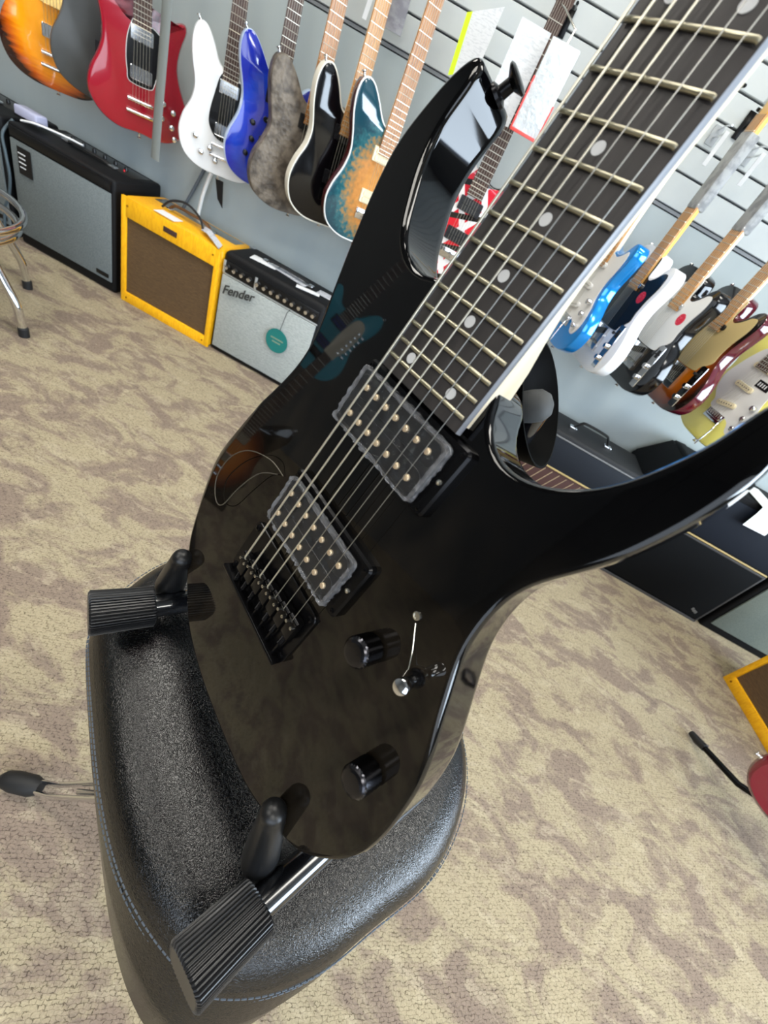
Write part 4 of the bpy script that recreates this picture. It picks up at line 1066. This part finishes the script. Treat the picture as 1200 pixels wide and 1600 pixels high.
    if sleeve:
        y0_, y1_ = sleeve; bm = NB(); box(bm, (0, (y0_ + y1_) / 2, -.002), (.050, y1_ - y0_, .036), .006); mesh('neck_sleeve', bm, mat('printed_grey_sleeve', (150, 152, 152), .5, noise=(40, (122, 124, 126), (1, 1, 1), .45, .6)), t, 40)
    if extra: extra(t, gz)
    # hook that carries it: bracket on the slatwall and two padded prongs under the headstock
    if hook: tag(mesh('guitar_hook', hook_mesh(mw, ny), M_BLACK_MET, None, 40), 'black wall hook holding the ' + label.split(' hanging')[0].split(' beside')[0].split(' between')[0].split(' left of')[0].split(' mostly')[0].split(' seen')[0].split(' at the')[0], 'hook', 'guitar hooks on the slatwall')
    return t
def hook_mesh(mw, ny):
    bm = NB(); c = mw @ Vector((0, ny + .012, -.004)); a = mw @ Vector((-.034, ny + .012, .012)); b = mw @ Vector((.034, ny + .012, .012))
    a0_ = mw @ Vector((-.034, ny + .012, -.030)); b0_ = mw @ Vector((.034, ny + .012, -.030)); m = (a0_ + b0_) / 2
    w = Vector((m.x, Y1 - .006, m.z + .01))
    tube(bm, [a, a0_, m, b0_, b], .0045, 8); tube(bm, [m, w], .005, 8); box(bm, (w.x, Y1 - .004, w.z), (.04, .006, .07), .001)
    return bm

GL = 'guitars on the left of the slatwall'; GR = 'guitars on the right of the slatwall'
SG_GUARD = [(-.030, .312), (-.020, .318), (.024, .318), (.050, .310), (.075, .290), (.078, .250), (.072, .215), (.050, .190), (.044, .170), (.030, .150), (-.035, .150), (-.044, .18), (-.048, .22), (-.044, .27)]
STG = [(-.030, .338), (.030, .325), (.055, .320), (.085, .330), (.108, .345), (.118, .325), (.112, .285), (.100, .245), (.104, .200), (.122, .160), (.128, .110), (.110, .075), (.080, .075), (.050, .105), (-.045, .112), (-.060, .140), (-.090, .170), (-.105, .215), (-.092, .265), (-.075, .305), (-.055, .335)]
TLG = [(.030, .330), (.050, .320), (.075, .332), (.100, .352), (.122, .350), (.125, .315), (.112, .270), (.108, .230), (.110, .198), (.080, .172), (.062, .152), (-.050, .152), (-.080, .175), (-.102, .215), (-.105, .26), (-.092, .310), (-.070, .345), (-.035, .365), (-.030, .385), (.028, .385)]

M_RED = mat('cherry_red_gloss', (150, 8, 34), .16, coat=1.0)
M_ORANGE = burst('amber_flame_burst', [(0, (255, 172, 34)), (.66, (252, 156, 18)), (.88, (190, 84, 10)), (1.0, (40, 14, 8))], (0, .175), (.160, .185), grain=(12, .25, (1, 8, 1)))
M_DKGREY = mat('matte_gunmetal', (74, 76, 76), .38, noise=(8, (60, 62, 62), (1, 1, 1), .3, .7))
M_WHITEG = mat('white_gloss', (232, 234, 236), .12, coat=1.0)
M_BLUE = burst('blue_burst_gloss', [(0, (62, 74, 170)), (.45, (44, 56, 178)), (.8, (26, 60, 176)), (1.0, (16, 34, 150))], (0, .17), (.165, .21), grain=(14, .3, (1, 5, 1)))
M_WOODSIDE = mat('pale_blue_edge', (176, 196, 226), .3, coat=.6)
M_RELIC = mat('weathered_brown_grey', (112, 102, 90), .5, noise=(26, (66, 58, 50), (1, 1, 1), .42, .62), bump=('voronoi', 90, .5, .003))
M_BLKG = mat('black_gloss_guitar', (8, 8, 11), .12, coat=.3)
M_TEAL = burst('teal_amber_burl', [(0, (222, 158, 84)), (.50, (186, 124, 62)), (.68, (136, 112, 74)), (.80, (38, 96, 104)), (1.0, (20, 62, 76))], (.01, .17), (.160, .21), grain=(70, .75, (1, 1, 1)))
M_CREAMB = mat('cream_binding', (226, 222, 208), .4)
M_STRIPE = None
def stripes():
    m = mat('red_white_black_stripes', (214, 16, 40), .18, coat=1.0)
    nt = m.node_tree; N = nt.nodes; L = nt.links; b = N['Principled BSDF']; tc = N.new('ShaderNodeTexCoord')
    cur = lin((216, 18, 44))
    for ang, sc, ph, lo, col in ((38, 4.5, .3, .80, (236, 232, 230)), (-30, 4, 1.7, .84, (236, 232, 230)), (75, 3.2, 4.0, .93, (16, 14, 16))):
        mp = N.new('ShaderNodeMapping'); mp.inputs['Rotation'].default_value = (0, 0, R(ang)); L.new(tc.outputs['Object'], mp.inputs[0])
        w = N.new('ShaderNodeTexWave'); w.inputs['Scale'].default_value = sc; w.inputs['Phase Offset'].default_value = ph; L.new(mp.outputs[0], w.inputs['Vector'])
        g = N.new('ShaderNodeMath'); g.operation = 'GREATER_THAN'; g.inputs[1].default_value = lo; L.new(w.outputs['Fac'], g.inputs[0])
        mx = N.new('ShaderNodeMix'); mx.data_type = 'RGBA'; L.new(g.outputs[0], mx.inputs[0])
        if isinstance(cur, tuple): mx.inputs[6].default_value = cur
        else: L.new(cur, mx.inputs[6])
        mx.inputs[7].default_value = lin(col); cur = mx.outputs[2]
    L.new(cur, b.inputs['Base Color']); return m
M_STRIPE = stripes()
zr = lambda z: z + H
wall_guitar('amber sunburst guitar with chrome pickups at the upper left corner', DC, M_ORANGE, (-1.905, 1.83, zr(-.410)), 42, board=M_ROSE, pickups=(('hbc', 0, .165, 0, M_CHROME), ('hbc', 0, .255, 0, mat('gold_metal', (220, 180, 110), .25, metal=1.0))), knobs=((.10, .10), (.11, .06)), group=GL)
wall_guitar('matte dark grey guitar between the amber sunburst and the red guitar', OFFB, M_DKGREY, (-1.70, 1.86, zr(-.365)), 46, board=M_ROSE, pickups=(('hb', 0, .15, 0, M_BLACK_PL),), knobs=((.09, .10),), group=GL)
wall_guitar('cherry red double-horned guitar with black pickguard and four knobs', SGB, M_RED, (-1.540, 1.83, zr(-.400)), 42, board=M_ROSE, bev=.014, guard=(SG_GUARD, M_BGUARD), pickups=(('hbc', 0, .180, 0, M_CHROME), ('hbc', 0, .285, 0, M_CHROME)), knobs=((.075, .130), (.110, .115), (.072, .085), (.108, .068), (.12, .035)), group=GL,
            extra=lambda t, gz: mesh('guard_edge', tube(NB(), [Vector((p.x, p.y, .0022)) for p in spline(SG_GUARD, 5)], .0012, 6, closed=True), M_WGUARD, t, 60))
wall_guitar('white double-cut guitar with black pickguard and chrome pickups', DC, M_WHITEG, (-1.195, 1.84, zr(-.390)), 36, board=M_ROSE, bev=.012, guard=([(-.028, .322), (.028, .318), (.05, .30), (.045, .20), (.04, .128), (-.02, .122), (-.052, .15), (-.060, .185), (-.050, .25)], M_BGUARD),
            pickups=(('hbc', 0, .155, 0, M_CHROME), ('hbc', 0, .285, 0, M_CHROME)), knobs=((-.10, .105), (-.075, .06), (-.02, .05), (-.045, .085)), group=GL, scale=.93)
wall_guitar('blue guitar with pale blue rim between the white and the weathered brown guitars', STRAT, M_BLUE, (-1.005, 1.83, zr(-.352)), 42, sidem=M_WOODSIDE, board=M_ROSE, bev=.007, pickups=(('hb', 0, .15, 0, M_BLACK_PL), ('hb', 0, .295, 0, M_BLACK_PL), ('sc', 0, .225, 0, M_BLACK_PL)), knobs=((-.085, .10), (-.07, .15), (-.075, .20)), knobm=M_BLACK_PL, bridge='black', group=GL, scale=.92)
wall_guitar('weathered brown-grey guitar left of the black guitar with cream edge', OFFB, M_RELIC, (-.868, 1.83, zr(-.376)), 47, board=M_MAPD, pickups=(('hb', 0, .15, 0, M_BLACK_PL), ('hb', 0, .28, 0, M_BLACK_PL)), knobs=((.09, .10),), bridge='black', group=GL)
wall_guitar('glossy black guitar with cream edge binding left of the teal burl guitar', DC, M_BLKG, (-.735, 1.83, zr(-.352)), 47, sidem=M_CREAMB, binding=M_CREAMB, board=M_MAPB, pickups=(('hb', 0, .15, 0, M_BLACK_PL), ('hb', 0, .28, 0, M_BLACK_PL)), knobs=((.09, .10), (.11, .06)), bridge='black', group=GL)
wall_guitar('teal and amber burl-top guitar with cream pickups left of the black horn', STRAT, M_TEAL, (-.580, 1.82, zr(-.345)), 44, sidem=mat('dark_red_back', (70, 12, 14), .15, coat=1.0), binding=M_WGUARD, board=M_MAPD, neckm=M_MAPLE, pickups=(('hb', 0, .150, 0, M_IVORY, M_IVORY), ('hb', 0, .275, 0, M_IVORY, M_IVORY)), knobs=((.10, .10), (.07, .065)), bridge='trem', group=GL)
wall_guitar('red guitar with white and black stripes seen behind the black horn', STRAT, M_STRIPE, (-.236, 1.83, zr(-.318)), 6, board=M_ROSE, neckm=M_ROSE, pickups=(('hb', 0, .155, 0, M_BLACK_PL), ('hb', 0, .25, 0, M_BLACK_PL)), bridge='trem', knobs=((.10, .10),), group=GL)

M_METBLUE = mat('metallic_lake_blue', (0, 136, 220), .16, metal=.45, coat=1.0)
M_WINE = mat('wine_red_gloss', (82, 12, 30), .14, coat=1.0)
M_SUN = burst('two_tone_sunburst', [(0, (214, 130, 30)), (.45, (196, 104, 16)), (.75, (110, 44, 10)), (.95, (22, 12, 8))], (0, .16), (.165, .20))
M_CREAMY = mat('vintage_cream_yellow', (240, 234, 128), .16, coat=1.0)
M_STK = mat('red_sticker', (206, 34, 62), .4, noise=(90, (226, 110, 130), (1, 3, 1), .55, .62))
def sticker(cx, cy):
    def f(t, gz):
        bm = NB(); P = [Vector((cx + .019 * math.cos(2 * math.pi * i / 28), cy + .019 * math.sin(2 * math.pi * i / 28), 0)) for i in range(28)]
        slab(bm, P, [(0, gz + .0001), (.0003, gz + .0008)]); mesh('round_sticker', bm, M_STK, t, 40)
    return f
YR = -72
wall_guitar('metallic blue guitar with white pickguard beside the maple neck of the black guitar', STRAT, M_METBLUE, (.262, 1.80, zr(-.305)), YR, guard=(STG, M_WGUARD), pickups=(('sc', 0, .145, 12, M_WGUARD), ('sc', 0, .215, 0, M_WGUARD), ('sc', 0, .285, 0, M_WGUARD)), knobs=((.095, .18), (.10, .14), (.10, .10)), bridge='trem', group=GR)
wall_guitar('white single-cut guitar with black pickguard and round red sticker', TELE, M_WHITEG, (.398, 1.80, zr(-.315)), YR, guard=(TLG, M_BGUARD), bev=.003, bridge='tele', neckm=M_MAPG, pickups=(('sc', 0, .295, 0, M_CHROME),), group=GR, extra=sticker(.075, .27), sleeve=(.52, .71))
wall_guitar('black single-cut guitar with white pickguard and round red sticker', TELE, M_BLKG, (.552, 1.80, zr(-.308)), YR, guard=(TLG, M_WGUARD), bev=.003, bridge='tele', pickups=(('sc', 0, .295, 0, M_CHROME),), group=GR, extra=sticker(.070, .265), sleeve=(.52, .72))
wall_guitar('brown sunburst single-cut guitar with tan pickguard', TELE, M_SUN, (.708, 1.80, zr(-.300)), YR, sidem=M_WINE, guard=(TLG, M_TAN), bev=.003, bridge='tele', pickups=(('sc', 0, .295, 0, M_BLACK_PL),), group=GR)
def black_label(t, gz):
    bm = NB(); box(bm, (.05, .245, gz + .0008), (.055, .024, .001)); lb = mesh('black_label', bm, M_BLACK_PL, t, 0)
    bm = NB()
    for i in range(4): box(bm, (.032 + i * .010, .245, gz + .0015), (.004, .012, .0006))
    mesh('label_print', bm, M_PAPER, lb, 0)
wall_guitar('cream yellow guitar with white pickguard hanging at the right edge', STRAT, M_CREAMY, (.905, 1.74, zr(-.330)), -68, guard=(STG, M_WGUARD), bev=.012, board=M_ROSE, neckm=M_MAPLE, pickups=(('sc', 0, .145, 12, M_IVORY), ('sc', 0, .215, 0, M_IVORY), ('sc', 0, .285, 0, M_IVORY)), knobs=((.095, .18), (.10, .14), (.10, .10)), bridge='trem', group=GR, extra=black_label)

# ------------------------------------------------------------------ tags, bags and hooks on the slatwall
def card(name, label, cat_, corners, material, th=.0015, group=None):
    """thin sheet through four world corners (tl, tr, br, bl), given real thickness"""
    c = [Vector(p) for p in corners]; n = (c[1] - c[0]).cross(c[3] - c[0]).normalized() * th
    bm = NB(); a = [bm.verts.new(p) for p in c]; b = [bm.verts.new(p + n) for p in c]
    bm.faces.new(a); bm.faces.new(b[::-1])
    for j in range(4): bm.faces.new((a[j], b[j], b[(j + 1) % 4], a[(j + 1) % 4]))
    o = mesh(name, bm, material, None, 0); return tag(o, label, cat_, group) if label else o
P_ = lambda x, y, z: (x, y, z + H)
M_LIME = mat('lime_card_edge', (206, 240, 30), .5)
M_PRINT = mat('printed_card', (214, 217, 220), .5, noise=(70, (198, 202, 206), (1, 1, 4), .5, .6))
o = card('product_card', 'white product card with lime green edge hanging above the black horn', 'card', (P_(-.485, 1.9, .345), P_(-.40, 1.9, .385), P_(-.405, 1.9, .235), P_(-.478, 1.9, .205)), M_PRINT)
e = card('lime_edge', None, None, (P_(-.500, 1.899, .338), P_(-.485, 1.899, .345), P_(-.474, 1.899, .205), P_(-.489, 1.899, .198)), M_LIME); e.parent = o
card('price_card', 'white price card behind the strap button of the black guitar', 'card', (P_(-.313, 1.75, .356), P_(-.222, 1.75, .356), P_(-.222, 1.75, .150), P_(-.313, 1.75, .150)), M_PRINT)
bag = thing('zip_bag', 'clear zip bag with red border hanging beside the black horn', 'bag', P_(-.168, 1.725, .248))
bag.scale = (.88, .88, .88)
M_BAG = mat('clear_bag_plastic', (226, 232, 236), .12, alpha=.55, bump=('noise', 40, 1.0, .01))
M_BAGRED = mat('red_bag_print', (226, 84, 80), .35)
bm = NB(); g = []
for i in range(9):
    row = []
    for j in range(17):
        x = -.048 + .096 * i / 8; z_ = .115 - .225 * j / 16
        row.append(bm.verts.new((x, -.004 - .010 * math.sin(math.pi * i / 8) * math.sin(math.pi * j / 16) + random.uniform(-.002, .002), z_)))
    g.append(row)
for i in range(8):
    for j in range(16): bm.faces.new((g[i][j], g[i + 1][j], g[i + 1][j + 1], g[i][j + 1]))
mesh('front_sheet', bm, M_BAG, bag, 60)
bm = NB(); box(bm, (0, .001, .002), (.096, .0015, .226)); mesh('back_sheet', bm, mat('bag_backing', (214, 220, 224), .4), bag, 0)
bm = NB(); box(bm, (0, -.003, -.110), (.100, .004, .009), .001); box(bm, (-.049, -.003, -.045), (.006, .004, .135), .001); box(bm, (.049, -.003, -.065), (.005, .004, .095), .001); mesh('border', bm, M_BAGRED, bag)
bm = NB(); tube(bm, [(0, 0, .112), (.003, .01, .15), (-.06, .07, .19), (-.08, .10, .20)], .003, 8); mesh('hanger_hole_tab', bm, M_STEEL, bag)
card('plastic_sleeve', 'grey plastic sleeve hanging between the two right necks of the left group', 'sleeve', (P_(-.800, 1.95, .42), P_(-.700, 1.95, .42), P_(-.694, 1.95, .225), P_(-.794, 1.95, .225)), mat('smoky_sleeve', (158, 158, 164), .3, noise=(30, (132, 132, 140), (1, 1, 2), .4, .6)), .004)
card('price_strip', 'white price strip hanging left of the grey plastic sleeve', 'price tag', (P_(-.812, 1.93, .36), P_(-.797, 1.93, .36), P_(-.812, 1.93, .215), P_(-.827, 1.93, .215)), M_PAPER)
for (x, lab) in ((.360, 'slatwall hook with white price strip left of the right group necks'), (.487, 'slatwall hook with white price strip between the two sleeved necks')):
    t = thing('display_hook', lab, 'hook', P_(x, Y1, .40), 0, 'display hooks')
    bm = NB(); tube(bm, [(0, 0, .0), (0, -.06, -.004), (0, -.15, -.006)], .003, 8); tube(bm, [(0, 0, .02), (0, -.07, .022), (0, -.15, .012)], .0022, 8); mesh('wire', bm, M_CHROME, t, 50)
    bm = NB(); box(bm, (0, -.152, -.045), (.013, .002, .085), .0004); mesh('price_strip', bm, M_PAPER, t, 0)
    bm = NB(); box(bm, (0, -.004, .005), (.03, .006, .05), .001); mesh('bracket', bm, mat('clear_acrylic', (200, 206, 210), .1, alpha=.5), t)
# grey strap, white lead and black strap end near the left guitars
bm = NB(); tube(bm, [P_(-1.375, 1.74, .20), P_(-1.380, 1.74, -.05), P_(-1.388, 1.735, -.30), P_(-1.392, 1.735, -.425)], .01, 10, flat=(.018, .007, (0, -1, 0)))
tag(mesh('grey_strap', bm, mat('grey_webbing', (112, 116, 113), .6), None, 50), 'grey padded strap hanging between the red and the white guitars', 'strap')
bm = NB(); tube(bm, spline([P_(-1.335, 2.02, -.40), P_(-1.350, 2.01, -.46), P_(-1.366, 2.005, -.53), P_(-1.376, 2.0, -.63)], 6, False), .008, 8)
tag(mesh('white_lead', bm, M_WHITE_METAL, None, 60), 'white lead hanging on the wall behind the yellow tweed amp', 'cable')
bm = NB(); tube(bm, [P_(-1.385, 2.035, -.42), P_(-1.425, 2.03, -.52), P_(-1.485, 2.02, -.66)], .007, 8)
tag(mesh('slate_lead', bm, mat('slate_lead_rubber', (92, 100, 108), .5), None, 60), 'slate grey lead slanting down the wall behind the yellow tweed amp', 'cable')
card('strap_end', 'black strap end hanging below the white guitar', 'strap', (P_(-1.305, 1.99, -.43), P_(-1.268, 1.99, -.43), P_(-1.256, 1.99, -.525), P_(-1.284, 1.99, -.500)), M_BLACK_PL, .003)

# ------------------------------------------------------------------ dark red guitar on a floor stand at the right edge
RX, RY = 1.44, .72
st = thing('floor_stand', 'black tubular floor stand with one leg reaching across the carpet at the right', 'guitar stand', (RX, RY, 0))
for k, (dx, dy) in enumerate(((1.338 - RX, 1.03 - RY), (.28, .30), (.20, -.42))):
    bm = NB(); tube(bm, [(dx, dy, .012), (dx * .5, dy * .5, .075), (0.05, 0.05, .16)], .010, 12); lg = mesh('leg', bm, M_BLACK_MET, st, 50)
    bm = NB(); tube(bm, [(dx * 1.02, dy * 1.02, .012), (dx * .93, dy * .93, .020), (dx * .85, dy * .85, .032)], [.010, .0135, .0130], 12); mesh('rubber_foot', bm, M_BLACK_RUB, lg, 50)
bm = NB(); tube(bm, [(.05, .05, .14), (.06, .06, .75)], .011, 12); mesh('post', bm, M_BLACK_MET, st, 50)
bm = NB(); tube(bm, [(-.12, -.14, .19), (-.10, -.08, .135), (.05, .05, .15), (-.03, .16, .135), (-.06, .20, .19)], .008, 10); mesh('cradle', bm, M_BLACK_RUB, st, 50)
rg = thing('electric_guitar', 'dark red guitar on a floor stand cut off by the right edge', 'guitar', mw=Matrix.Translation((RX - .060, RY + .0, .150)) @ Matrix.Rotation(R(-35), 4, 'Z') @ Matrix.Rotation(R(-8), 4, 'X') @ Matrix.Rotation(R(90), 4, 'X'))
P = relax(resample(spline(STRAT, 6), 120), 1)
bm = NB(); slab(bm, P, [(.008, -.045), (0, -.038), (0, -.008), (.008, 0)]); mesh('body', bm, mat('dark_crimson_gloss', (120, 6, 34), .2, coat=1.0), rg, 45)
bm = NB(); box(bm, (0, .55, -.002), (.05, .42, .022), .006); mesh('neck', bm, M_MAPLE, rg)
bm = NB(); box(bm, (0, .46, .012), (.05, .60, .006), .001); mesh('fingerboard', bm, M_ROSE, rg)
bm = NB(); slab(bm, [Vector(p) for p in ((-.022, .75, 0), (.022, .75, 0), (.032, .86, 0), (0, .93, 0), (-.036, .88, 0))], [(0, -.01), (0, .004)]); mesh('headstock', bm, M_MAPLE, rg)
bm = NB(); box(bm, (0, .10, .006), (.08, .034, .012), .002); mesh('bridge', bm, M_CHROME, rg)
for yy in (.15, .28):
    bm = NB(); slab(bm, roundrect(.07, .038, .004, 3, (0, yy)), [(0, 0), (.001, .009)]); mesh('pickup', bm, M_CHROME, rg, 40)
for kx, ky in ((.09, .12), (.11, .07)):
    bm = NB(); lathe(bm, [(.01, 0), (.0095, .014), (0, .016)], (kx, ky, 0), n=16); mesh('knob', bm, M_CHROME, rg, 40)
bm = NB(); lathe(bm, [(.006, -.001), (.004, .002), (.004, .009), (.0075, .012), (.0075, .014), (0, .015)], n=12, M=Matrix.Translation((-.165, .10, -.022)) @ Matrix.Rotation(R(-90), 4, 'Y')); mesh('strap_button', bm, M_CHROME, rg, 40)

# ------------------------------------------------------------------ guitars to the left of the camera, mirrored in the black top
t = thing('display_rack', 'black freestanding rack holding the teal guitar, mirrored in the black guitar top', 'rack', (-1.93, .19, 0))
bm = NB(); box(bm, (-.02, 0, .015), (.42, .50, .03), .006); mesh('base', bm, M_BLACK_MET, t)
bm = NB(); tube(bm, [(-.06, 0, .03), (-.06, 0, 1.62)], .018, 14); mesh('post', bm, M_BLACK_MET, t, 50)
bm = NB(); tube(bm, [(-.06, 0, 1.52), (.03, 0, 1.52)], .007, 10); tube(bm, [(.10, -.034, 1.52), (.03, -.034, 1.52), (.03, .034, 1.52), (.10, .034, 1.52)], .0055, 8); mesh('prongs', bm, M_BLACK_RUB, t, 50)
wall_guitar('teal guitar with blue pickups on the rack, seen mirrored in the black guitar top', DC, mat('satin_teal', (84, 176, 196), .3), (-1.87, .19, zr(-.262)), 90, board=M_ROSE, pickups=(('hb', 0, .15, 0, mat('cobalt_plastic', (24, 40, 120), .35)), ('hb', 0, .26, 0, mat('cobalt_plastic')) ), knobs=((.09, .10),), knobm=M_BLACK_PL, bridge='black', hook=False)
t = thing('floor_stand', 'black floor stand under the brown guitar left of the camera', 'guitar stand', (-1.52, .16, 0))
for dx, dy in ((.30, .16), (.30, -.18), (-.26, .0)):
    bm = NB(); tube(bm, [(dx, dy, .012), (dx * .4, dy * .4, .10), (-.03, 0, .20)], .010, 10); mesh('leg', bm, M_BLACK_MET, t, 50)
bm = NB(); tube(bm, [(-.03, 0, .18), (-.05, 0, .62)], .011, 10); mesh('post', bm, M_BLACK_MET, t, 50)
bm = NB(); tube(bm, [(.075, -.09, .20), (.06, -.09, .150), (-.03, 0, .165), (.06, .09, .150), (.075, .09, .20)], .008, 8); mesh('cradle', bm, M_BLACK_RUB, t, 50)
wall_guitar('brown sunburst guitar on a floor stand, seen mirrored in the black guitar top', STRAT, M_SUN, (-1.47, .16, .175), 90, board=M_ROSE, pickups=(('hbc', 0, .15, 0, M_CHROME), ('hbc', 0, .26, 0, M_CHROME)), knobs=((.09, .10), (.10, .06)), hook=False, scale=.95)
